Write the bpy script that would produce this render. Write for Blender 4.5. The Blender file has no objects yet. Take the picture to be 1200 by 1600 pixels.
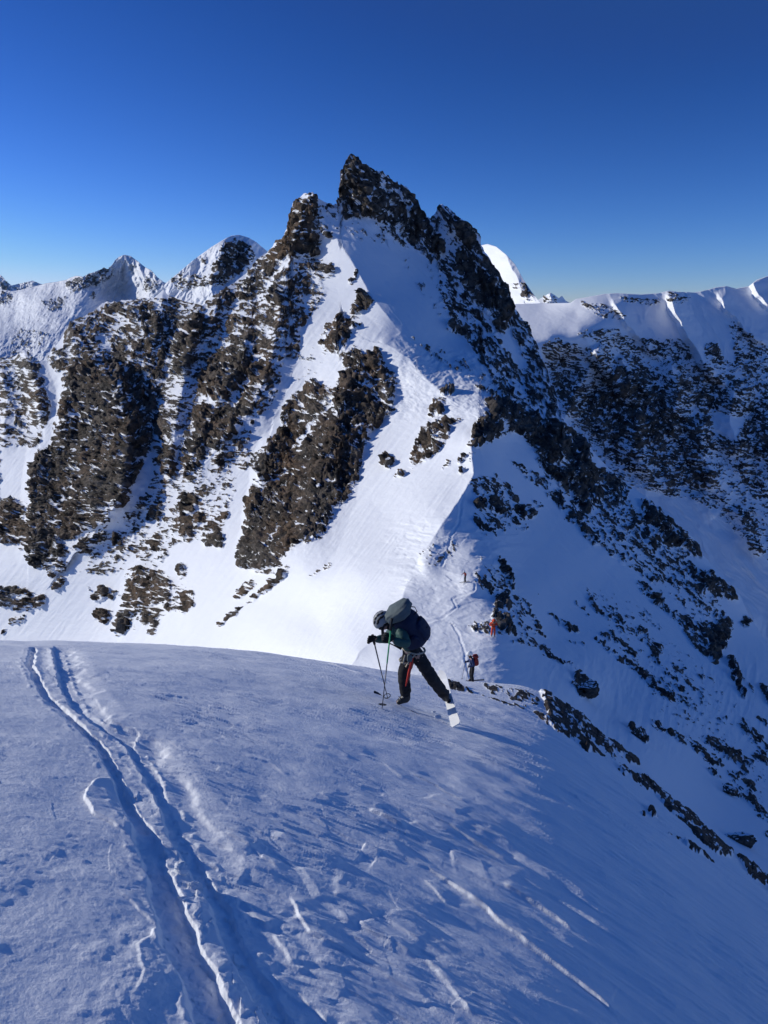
import bpy, bmesh, math, random
import numpy as np
from mathutils import Vector, Matrix

# ------------------------------------------------------------------ camera, sky, sun, exposure
SC = bpy.context.scene
COL = SC.collection
FPX = 1155.0                      # focal length in photograph pixels (1200 wide)
PITCH = math.radians(15.5)        # camera looks this much below the horizon
CT, ST = math.cos(PITCH), math.sin(PITCH)

cam_d = bpy.data.cameras.new("camera")
cam_d.sensor_fit = 'VERTICAL'; cam_d.sensor_height = 36.0
cam_d.lens = 36.0 * FPX / 1600.0
cam_d.clip_start = 0.05; cam_d.clip_end = 200000
cam = bpy.data.objects.new("camera", cam_d); COL.objects.link(cam)
cam.location = (0, 0, 0)
cam.rotation_euler = (math.radians(90) - PITCH, 0, 0)
SC.camera = cam

SUN_AZ = 70.0                     # degrees left of straight ahead
SUN_EL = 18.2
w = bpy.data.worlds.new("World"); SC.world = w; w.use_nodes = True
nt = w.node_tree; nt.nodes.clear()
sky = nt.nodes.new('ShaderNodeTexSky'); sky.sky_type = 'NISHITA'; sky.sun_disc = False
sky.sun_elevation = math.radians(SUN_EL); sky.sun_rotation = math.radians(-SUN_AZ)
sky.altitude = 3200; sky.air_density = 1.0; sky.dust_density = 0.25; sky.ozone_density = 1.6
bg = nt.nodes.new('ShaderNodeBackground'); bg.inputs['Strength'].default_value = 0.10
# thin, deep blue high-altitude air: contrast and tint of the physical sky
dim = nt.nodes.new('ShaderNodeVectorMath'); dim.operation = 'SCALE'; dim.inputs['Scale'].default_value = 0.085
sep = nt.nodes.new('ShaderNodeSeparateColor'); cmb = nt.nodes.new('ShaderNodeCombineColor')
out = nt.nodes.new('ShaderNodeOutputWorld')
nt.links.new(sky.outputs[0], dim.inputs[0]); nt.links.new(dim.outputs[0], sep.inputs[0])
for ch, (g_, k_, lim, low) in enumerate(((2.1, 16.0, 5.5, .13), (1.65, 12.9, 7.5, .60), (1.55, 20.2, 10.0, 2.5))):
    pw = nt.nodes.new('ShaderNodeMath'); pw.operation = 'POWER'; pw.inputs[1].default_value = g_
    ml = nt.nodes.new('ShaderNodeMath'); ml.operation = 'MULTIPLY'; ml.inputs[1].default_value = k_
    nt.links.new(sep.outputs[ch], pw.inputs[0]); nt.links.new(pw.outputs[0], ml.inputs[0]); 
    mn = nt.nodes.new('ShaderNodeMath'); mn.operation = 'SMOOTH_MIN'; mn.inputs[1].default_value = lim; mn.inputs[2].default_value = lim * .35
    nt.links.new(ml.outputs[0], mn.inputs[0]); 
    mx_ = nt.nodes.new('ShaderNodeMath'); mx_.operation = 'SMOOTH_MAX'; mx_.inputs[1].default_value = low; mx_.inputs[2].default_value = low * .25
    nt.links.new(mn.outputs[0], mx_.inputs[0]); nt.links.new(mx_.outputs[0], cmb.inputs[ch])
nt.links.new(cmb.outputs[0], bg.inputs['Color']); nt.links.new(bg.outputs[0], out.inputs['Surface'])

ld = bpy.data.lights.new("sun", 'SUN'); ld.energy = 3.6; ld.angle = math.radians(0.5)
ld.color = (1.0, 0.968, 0.895)
sun = bpy.data.objects.new("sun", ld); COL.objects.link(sun)
SUND = Vector((-math.sin(math.radians(SUN_AZ)) * math.cos(math.radians(SUN_EL)),
               math.cos(math.radians(SUN_AZ)) * math.cos(math.radians(SUN_EL)),
               math.sin(math.radians(SUN_EL))))
sun.rotation_euler = SUND.to_track_quat('Z', 'Y').to_euler()
SC.view_settings.view_transform = 'Standard'; SC.view_settings.look = 'None'
SC.view_settings.exposure = 0.0; SC.view_settings.gamma = 1.0
SC.render.resolution_x = 768; SC.render.resolution_y = 1024
SC.cycles.max_bounces = 8; SC.cycles.diffuse_bounces = 7

# ------------------------------------------------------------------ helpers: image pixel plus estimated distance to world point
def ray(px, py):  # px, py are image coordinates
    """world direction of the camera ray through an image pixel, scaled to forward distance 1"""
    a = (np.asarray(px, float) - 600) / FPX
    c = (800 - np.asarray(py, float)) / FPX
    dy = CT + c * ST
    dz = -ST + c * CT
    return a / dy, dz / dy
def at(px, py, Y):
    kx, kz = ray(px, py)
    return np.stack([kx * Y, np.broadcast_to(Y, np.shape(kx)) * 1.0, kz * Y], -1)
def V(px, py, Y):
    return Vector([float(q) for q in at(px, py, Y)])

# ------------------------------------------------------------------ noise
_r = np.random.RandomState(7)
PERM = _r.permutation(4096).astype(np.int32)
ANG = (_r.rand(4096) * 2 * np.pi)
GX = np.cos(ANG).astype(np.float32); GY = np.sin(ANG).astype(np.float32)
RND = _r.rand(4096, 4).astype(np.float32)
def _h(ix, iy):
    return PERM[(PERM[ix & 4095] + iy) & 4095]
def perlin(x, y):
    x = np.asarray(x, np.float32); y = np.asarray(y, np.float32)
    x0 = np.floor(x).astype(np.int32); y0 = np.floor(y).astype(np.int32)
    fx = x - x0; fy = y - y0
    u = fx * fx * fx * (fx * (fx * 6 - 15) + 10); v = fy * fy * fy * (fy * (fy * 6 - 15) + 10)
    def g(i, j):
        h = _h(x0 + i, y0 + j)
        return GX[h] * (fx - i) + GY[h] * (fy - j)
    a = g(0, 0); b = g(1, 0); c = g(0, 1); d = g(1, 1)
    return ((a + (b - a) * u) * (1 - v) + (c + (d - c) * u) * v) * 1.5
def fbm(x, y, oct=4, gain=.5, lac=2.03):
    s = 0; a = 1.0; t = 0
    for i in range(oct):
        s = s + a * perlin(x * lac ** i + 17.3 * i, y * lac ** i - 9.1 * i); t += a; a *= gain
    return s / t
def ridged(x, y, oct=4, gain=.5):
    s = 0; a = 1.0; t = 0
    for i in range(oct):
        s = s + a * (1 - 2.2 * np.abs(perlin(x * 2.03 ** i + 5.3 * i, y * 2.03 ** i + 3.1 * i))); t += a; a *= gain
    return s / t
def crag(x, y):
    """tilted-facet cellular field: reads as broken blocks"""
    x = np.asarray(x, np.float32); y = np.asarray(y, np.float32)
    x0 = np.floor(x).astype(np.int32); y0 = np.floor(y).astype(np.int32)
    best = np.full(x.shape, 9.0, np.float32); val = np.zeros(x.shape, np.float32)
    for i in (-1, 0, 1):
        for j in (-1, 0, 1):
            h = _h(x0 + i, y0 + j); r = RND[h]
            dx = x - (x0 + i + r[..., 0]); dy = y - (y0 + j + r[..., 1])
            d = dx * dx + dy * dy
            m = d < best
            best = np.where(m, d, best)
            val = np.where(m, (r[..., 2] - .5) + (r[..., 3] - .5) * 1.5 * dx + (RND[h, 0] - .5) * 1.2 * dy, val)
    return val
def sstep(a, b, x):
    t = np.clip((x - a) / (b - a), 0, 1); return t * t * (3 - 2 * t)
def rot(x, y, deg):
    c, s = np.cos(np.radians(deg)), np.sin(np.radians(deg))
    return x * c + y * s, -x * s + y * c

# ------------------------------------------------------------------ thin plate interpolation of estimated distances at scattered image pixels
def rbf(pts, vals, lam=1e-4):
    P = np.asarray(pts, float) / 100; n = len(P)
    d2 = ((P[:, None] - P[None]) ** 2).sum(-1)
    K = np.where(d2 > 0, .5 * d2 * np.log(d2 + 1e-12), 0) + lam * np.eye(n)
    Q = np.c_[np.ones(n), P]
    M = np.block([[K, Q], [Q.T, np.zeros((3, 3))]])
    wts = np.linalg.solve(M, np.r_[np.asarray(vals, float), 0, 0, 0])
    def f(x, y):
        sh = x.shape; x = x.ravel() / 100; y = y.ravel() / 100; o = np.empty(x.size)
        for s in range(0, x.size, 40000):
            X = x[s:s + 40000]; Yv = y[s:s + 40000]
            d2 = (X[:, None] - P[None, :, 0]) ** 2 + (Yv[:, None] - P[None, :, 1]) ** 2
            o[s:s + 40000] = (.5 * d2 * np.log(d2 + 1e-12)) @ wts[:n] + wts[n] + wts[n + 1] * X + wts[n + 2] * Yv
        return o.reshape(sh)
    return f
def dens_line(pts, step=14):
    o = []
    for a, b in zip(pts[:-1], pts[1:]):
        n = max(1, int(math.hypot(b[0] - a[0], b[1] - a[1]) / step))
        for i in range(n):
            t = i / n; o.append(tuple(a[k] * (1 - t) + b[k] * t for k in range(len(a))))
    o.append(tuple(pts[-1])); return o

# signed distance to a polyline, with fraction along it (right of the walking direction is positive)
def pline(X, Y, pts):
    best = np.full(X.shape, 1e9); sg = np.ones(X.shape); al = np.zeros(X.shape)
    L = [math.hypot(b[0] - a[0], b[1] - a[1]) for a, b in zip(pts[:-1], pts[1:])]; tot = sum(L); acc = 0
    for (a, b), l in zip(zip(pts[:-1], pts[1:]), L):
        ux, uy = (b[0] - a[0]) / l, (b[1] - a[1]) / l
        t = np.clip((X - a[0]) * ux + (Y - a[1]) * uy, 0, l)
        dx = X - a[0] - ux * t; dy = Y - a[1] - uy * t
        d = np.hypot(dx, dy); m = d < best
        best = np.where(m, d, best); sg = np.where(m, np.sign(ux * (Y - a[1]) - uy * (X - a[0])), sg)
        al = np.where(m, (acc + t) / tot, al); acc += l
    return best, sg, al
def inside(X, Y, poly):
    ins = np.zeros(X.shape, bool); n = len(poly)
    for i in range(n):
        x1, y1 = poly[i]; x2, y2 = poly[(i + 1) % n]
        if y1 == y2: continue
        c = ((y1 > Y) != (y2 > Y)) & (X < (x2 - x1) * (Y - y1) / (y2 - y1) + x1)
        ins ^= c
    return ins

# ------------------------------------------------------------------ mesh from a grid of points
def grid_mesh(name, P, mats, attrs=None, label=None, kind='structure'):
    R, C = P.shape[:2]
    me = bpy.data.meshes.new(name)
    me.vertices.add(R * C); me.vertices.foreach_set('co', P.reshape(-1).astype(np.float32))
    i = np.arange(R * C).reshape(R, C)
    q = np.stack([i[:-1, :-1], i[:-1, 1:], i[1:, 1:], i[1:, :-1]], -1).reshape(-1, 4)
    n = len(q)
    me.loops.add(n * 4); me.loops.foreach_set('vertex_index', q.reshape(-1).astype(np.int32))
    me.polygons.add(n); me.polygons.foreach_set('loop_start', (np.arange(n) * 4).astype(np.int32))
    me.update(calc_edges=True)
    me.polygons.foreach_set('use_smooth', np.ones(n, bool))
    for k, a in (attrs or {}).items():
        at_ = me.attributes.new(k, 'FLOAT', 'POINT'); at_.data.foreach_set('value', np.asarray(a, np.float32).reshape(-1))
    me.materials.append(mats)
    me.validate()
    o = bpy.data.objects.new(name, me); COL.objects.link(o)
    if kind: o['kind'] = kind
    if label: o['label'] = label
    return o
def normals(P):
    du = np.gradient(P, axis=1); dv = np.gradient(P, axis=0)
    n = np.cross(du, dv); n /= np.linalg.norm(n, axis=-1, keepdims=True) + 1e-9
    return n

# ------------------------------------------------------------------ materials
def nodes(m):
    m.use_nodes = True; t = m.node_tree; b = t.nodes['Principled BSDF']; return t, b
def terrain_material(name, sc, bump_snow=.3, bump_rock=.6, rock_a=(.19, .158, .128), rock_b=(.026, .024, .023), grain=None, flake=1.0):
    m = bpy.data.materials.new(name); t, b = nodes(m); N = t.nodes.new; L = t.links.new
    tc = N('ShaderNodeTexCoord')
    at_ = N('ShaderNodeAttribute'); at_.attribute_name = 'rock'
    br = N('ShaderNodeAttribute'); br.attribute_name = 'tone'
    n1 = N('ShaderNodeTexNoise'); n1.inputs['Scale'].default_value = sc; n1.inputs['Detail'].default_value = 8; n1.inputs['Roughness'].default_value = .65
    L(tc.outputs['Object'], n1.inputs['Vector'])
    n2 = N('ShaderNodeTexNoise'); n2.inputs['Scale'].default_value = sc * 4.3; n2.inputs['Detail'].default_value = 6
    n2.inputs['Roughness'].default_value = .7
    mp = N('ShaderNodeMapping'); mp.inputs['Scale'].default_value = (1, 1, 2.6); L(tc.outputs['Object'], mp.inputs['Vector']); L(mp.outputs[0], n2.inputs['Vector'])
    # rock + (noise-.5)*k  -> sharp step
    ad = N('ShaderNodeMath'); ad.operation = 'MULTIPLY_ADD'; L(n2.outputs['Fac'], ad.inputs[0]); ad.inputs[1].default_value = .75 * flake; L(at_.outputs['Fac'], ad.inputs[2])
    mr = N('ShaderNodeMapRange'); mr.inputs['From Min'].default_value = .5 + .375 * flake - .06; mr.inputs['From Max'].default_value = .5 + .375 * flake + .06
    L(ad.outputs[0], mr.inputs['Value'])
    cr = N('ShaderNodeValToRGB'); cr.color_ramp.elements[0].position = .40; cr.color_ramp.elements[0].color = (*rock_b, 1)
    cr.color_ramp.elements[1].position = .62; cr.color_ramp.elements[1].color = (*rock_a, 1)
    L(n1.outputs['Fac'], cr.inputs['Fac'])
    # random warm tint by tone; the mountain's shaded rock is painted without it
    wm = N('ShaderNodeMix'); wm.data_type = 'RGBA'; wm.blend_type = 'MULTIPLY'
    wm.inputs['B'].default_value = (1.35, 1.05, .8, 1)
    L(br.outputs['Fac'], wm.inputs['Factor']); L(cr.outputs['Color'], wm.inputs['A'])
    sn = N('ShaderNodeMix'); sn.data_type = 'RGBA'; sn.inputs['A'].default_value = (.83, .85, .88, 1); sn.inputs['B'].default_value = (.89, .90, .91, 1)
    L(n1.outputs['Fac'], sn.inputs['Factor'])
    mx = N('ShaderNodeMix'); mx.data_type = 'RGBA'
    L(mr.outputs[0], mx.inputs['Factor']); L(sn.outputs['Result'], mx.inputs['A']); L(wm.outputs['Result'], mx.inputs['B'])
    L(mx.outputs['Result'], b.inputs['Base Color'])
    b.inputs['Roughness'].default_value = .75; b.inputs['Specular IOR Level'].default_value = .2
    b1 = N('ShaderNodeBump'); b1.inputs['Distance'].default_value = 1.0 / sc
    st = N('ShaderNodeMapRange'); st.inputs['To Min'].default_value = bump_snow; st.inputs['To Max'].default_value = bump_rock; L(mr.outputs[0], st.inputs['Value'])
    L(st.outputs[0], b1.inputs['Strength'])
    hh = N('ShaderNodeMath'); hh.operation = 'MULTIPLY_ADD'; L(n2.outputs['Fac'], hh.inputs[0]); hh.inputs[1].default_value = .35; L(n1.outputs['Fac'], hh.inputs[2])
    L(hh.outputs[0], b1.inputs['Height'])
    L(b1.outputs[0], b.inputs['Normal'])
    if grain:
        n3 = N('ShaderNodeTexNoise'); n3.inputs['Scale'].default_value = grain[0]; n3.inputs['Detail'].default_value = 5; n3.inputs['Roughness'].default_value = .75
        L(tc.outputs['Object'], n3.inputs['Vector'])
        b2 = N('ShaderNodeBump'); b2.inputs['Distance'].default_value = grain[1]; b2.inputs['Strength'].default_value = grain[2]
        L(n3.outputs['Fac'], b2.inputs['Height']); L(b1.outputs[0], b2.inputs['Normal']); L(b2.outputs[0], b.inputs['Normal'])
    return m

MAT_NEAR = terrain_material('near_snow', 1.6, .12, .7, rock_a=(.085, .074, .062), rock_b=(.018, .017, .017), grain=(60.0, .012, .40), flake=.6)
MAT_MTN = terrain_material('mountain_rock_and_snow', .22, .10, 1.0, flake=1.35)
MAT_WALL = terrain_material('shaded_wall_rock_and_snow', .10, .10, .75, flake=1.35)
MAT_FAR = terrain_material('far_rock_and_snow', .012, .35, .8, rock_a=(.17, .16, .15), rock_b=(.08, .08, .085))
MAT_PEAK = terrain_material('peak_rock_and_snow', .06, .15, .75)

# ================================================================== THE ROCKY MOUNTAIN WITH ITS RIDGE
CREST = [(505, 250, 535), (500, 318, 520), (507, 345, 505), (545, 400, 470), (568, 440, 446), (580, 462, 432), (604, 492, 405), (626, 520, 384), (603, 536, 368),
         (640, 562, 345), (664, 590, 320), (700, 622, 288), (750, 655, 250), (736, 690, 225), (740, 740, 200), (722, 775, 180),
         (690, 820, 150), (652, 880, 125), (640, 905, 108), (622, 950, 86), (598, 985, 66), (560, 1020, 53), (540, 1060, 41), (520, 1200, 24)]
cr_y = [c[1] for c in CREST]; cr_x = [c[0] for c in CREST]
LEFT = [(-300, 560, 680), (-300, 700, 600), (-300, 850, 520), (-300, 1000, 450), (-300, 1150, 380),
        (0, 555, 600), (0, 620, 560), (0, 700, 470), (0, 800, 415), (0, 900, 370), (0, 980, 350), (0, 1100, 300),
        (150, 480, 585), (100, 600, 500), (100, 700, 425), (100, 800, 375), (100, 900, 335), (150, 980, 300), (150, 1100, 250),
        (250, 450, 570), (250, 520, 510), (250, 600, 455), (250, 700, 380), (250, 800, 330), (250, 900, 285), (300, 980, 222), (300, 1100, 180),
        (350, 440, 540), (350, 500, 500), (400, 600, 405), (400, 700, 332), (400, 800, 275), (380, 900, 220), (400, 980, 176), (420, 1100, 110),
        (420, 400, 540), (450, 330, 540), (480, 290, 535), (440, 400, 525), (450, 500, 455), (500, 400, 492), (540, 500, 425), (500, 600, 370), (540, 700, 290),
        (600, 600, 335), (500, 800, 245), (600, 800, 206), (640, 700, 258), (480, 900, 172), (560, 900, 140), (500, 980, 126), (560, 965, 99), (480, 1100, 60)]
RIGHT = [(555, 240, 545), (600, 260, 555), (650, 310, 560), (620, 350, 522), (560, 350, 500), (690, 350, 548), (720, 335, 560), (560, 290, 530),
         (600, 400, 480), (700, 400, 520), (620, 462, 440), (680, 462, 456), (740, 462, 476), (790, 462, 502), (750, 400, 530), (780, 430, 520),
         (700, 550, 387), (780, 550, 412), (845, 560, 442), (700, 602, 312), (760, 625, 285), (790, 600, 362), (865, 610, 405),
         (800, 655, 285), (875, 655, 350), (905, 685, 352), (800, 700, 252), (870, 700, 292), (925, 710, 335), (950, 740, 330),
         (780, 800, 188), (860, 800, 225), (950, 800, 266), (1030, 800, 305), (728, 907, 101), (790, 900, 128), (860, 900, 158), (950, 900, 198), (1050, 900, 242), (1125, 905, 275),
         (665, 905, 105), (695, 905, 104), (760, 905, 106), (660, 948, 87), (700, 948, 86.5), (745, 948, 87), (640, 985, 66), (700, 987, 64.5), (735, 990, 63), (680, 935, 93), (720, 935, 93), (660, 880, 118), (695, 870, 127), (625, 1010, 51), (590, 1030, 46), (660, 1030, 43), (700, 1035, 41), (770, 993, 62), (850, 1000, 92), (950, 1000, 127), (1050, 1000, 167), (1150, 1000, 217), (1200, 1005, 242), (1460, 1230, 260),
          (738, 1066, 33.5), (800, 1050, 43), (870, 1080, 50), (950, 1100, 71), (1050, 1100, 96), (1150, 1100, 128), (1200, 1100, 146), (1400, 1200, 190),
         (1000, 1180, 49), (1100, 1200, 66), (1200, 1200, 86), (1400, 1280, 115), (1100, 1300, 41), (1200, 1300, 51), (1400, 1380, 68), (1200, 1400, 34), (1400, 1560, 34), (850, 1180, 25), (1000, 1330, 25), (650, 1160, 22)]
SKY_B = [(-300, 590), (-100, 575), (0, 565), (25, 556), (38, 547), (50, 566), (72, 563), (78, 552), (95, 530), (110, 503), (132, 494), (150, 484), (160, 473), (185, 471), (204, 468),
         (240, 466), (256, 452), (262, 462), (285, 470), (315, 478), (333, 462), (355, 450), (385, 427), (405, 403), (418, 394), (432, 378), (442, 370), (450, 352), (455, 335), (457, 318), (468, 309), (475, 302),
         (490, 301), (497, 310), (508, 316), (520, 320), (529, 318), (531, 300), (534, 272), (541, 254), (548, 242), (560, 247), (566, 256), (577, 261), (586, 266), (598, 270), (605, 275), (611, 283), (617, 283), (622, 289), (634, 292),
         (648, 307), (652, 322), (663, 338), (672, 342), (682, 331), (686, 321), (691, 319), (702, 327), (716, 339), (732, 350), (748, 366), (752, 384), (757, 393), (775, 420), (792, 450), (800, 475), (815, 497), (830, 520), (845, 552),
         (857, 590), (870, 620), (876, 648), (900, 676), (917, 692), (935, 715), (965, 745), (1008, 775), (1050, 812), (1062, 822), (1092, 850), (1098, 868), (1118, 886), (1137, 910), (1157, 932), (1172, 965), (1200, 1006), (1460, 1260)]
BOT_B = [(-300, 1120), (0, 1100), (450, 1100), (600, 1130), (860, 1180), (1000, 1300), (1200, 1470), (1460, 1640)]

RIBS_B = [  # crest line of each spur, height (fraction of distance), width left, width right (px)
    ([(541, 548), (548, 600), (530, 650), (505, 720), (492, 780), (470, 835), (435, 885)], .055, 70, 62),
    ([(578, 560), (600, 590), (612, 640)], .02, 25, 22),
    ([(420, 690), (405, 760), (385, 860)], .02, 18, 45),
    ([(150, 560), (185, 610), (205, 690), (190, 780), (140, 840)], .06, 110, 38),
    ([(60, 705), (50, 780), (45, 870)], .02, 20, 50),
    ([(110, 505), (120, 560), (108, 620), (95, 690)], .03, 22, 60),
    ([(482, 305), (455, 390), (440, 470), (425, 560), (395, 640), (340, 700), (300, 750)], .035, 40, 40),
    ([(392, 500), (375, 560), (350, 620), (310, 690), (292, 740)], .03, 40, 30),
    ([(310, 485), (298, 550), (278, 640), (262, 745)], .032, 35, 28),
    ([(345, 460), (330, 500), (318, 540)], .02, 25, 25),
    ([(38, 549), (60, 610), (66, 660)], .045, 22, 34), ([(0, 575), (12, 620), (5, 690)], .03, 25, 25),
    ([(215, 885), (205, 930), (190, 985)], .012, 20, 40),
    ([(262, 900), (262, 955)], .01, 15, 18),
    ([(205, 470), (225, 520), (200, 570)], .018, 30, 30), ([(255, 455), (250, 500), (235, 560)], .02, 30, 30),
    ([(600, 538), (650, 552), (710, 585), (790, 628)], .022, 60, 14),
    ([(700, 330), (735, 380), (775, 450), (790, 520)], .05, 60, 60),
    ([(670, 345), (700, 400), (760, 500), (800, 570)], .02, 20, 26),
    ([(800, 480), (840, 560), (868, 630)], .035, 40, 50),
    ([(760, 640), (840, 660), (910, 700), (935, 770)], .03, 40, 26),
    ([(930, 735), (1000, 790), (1060, 830), (1092, 858)], .02, 26, 30),
    ([(860, 770), (930, 845), (1020, 905), (1100, 975), (1150, 1070)], .014, 40, 30),
    ([(1080, 895), (1135, 915), (1160, 945)], .015, 20, 20),
    ([(1000, 820), (1060, 890), (1110, 950)], .012, 18, 18),
    ([(770, 870), (800, 920), (830, 960)], .012, 20, 30),
    ([(745, 780), (790, 860), (850, 940)], .010, 26, 60),
    ([(905, 1045), (930, 1080), (1010, 1160)], .03, 40, 20),
    ([(560, 247), (575, 300), (590, 340)], .03, 30, 60),
    ([(700, 880), (742, 908), (746, 922), (715, 945), (690, 965)], .016, 46, 12), ([(690, 950), (740, 958), (775, 985)], .014, 40, 16), ([(660, 985), (720, 985), (800, 1004), (880, 1036), (930, 1075)], .020, 30, 26),
    ([(655, 862), (690, 868), (715, 885)], .010, 20, 12), ([(735, 690), (740, 740), (722, 775), (695, 815)], .006, 14, 12), ([(700, 1050), (760, 1052), (830, 1080)], .012, 20, 20),
    ([(625, 290), (650, 340), (690, 395)], .02, 25, 30),
]
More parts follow.
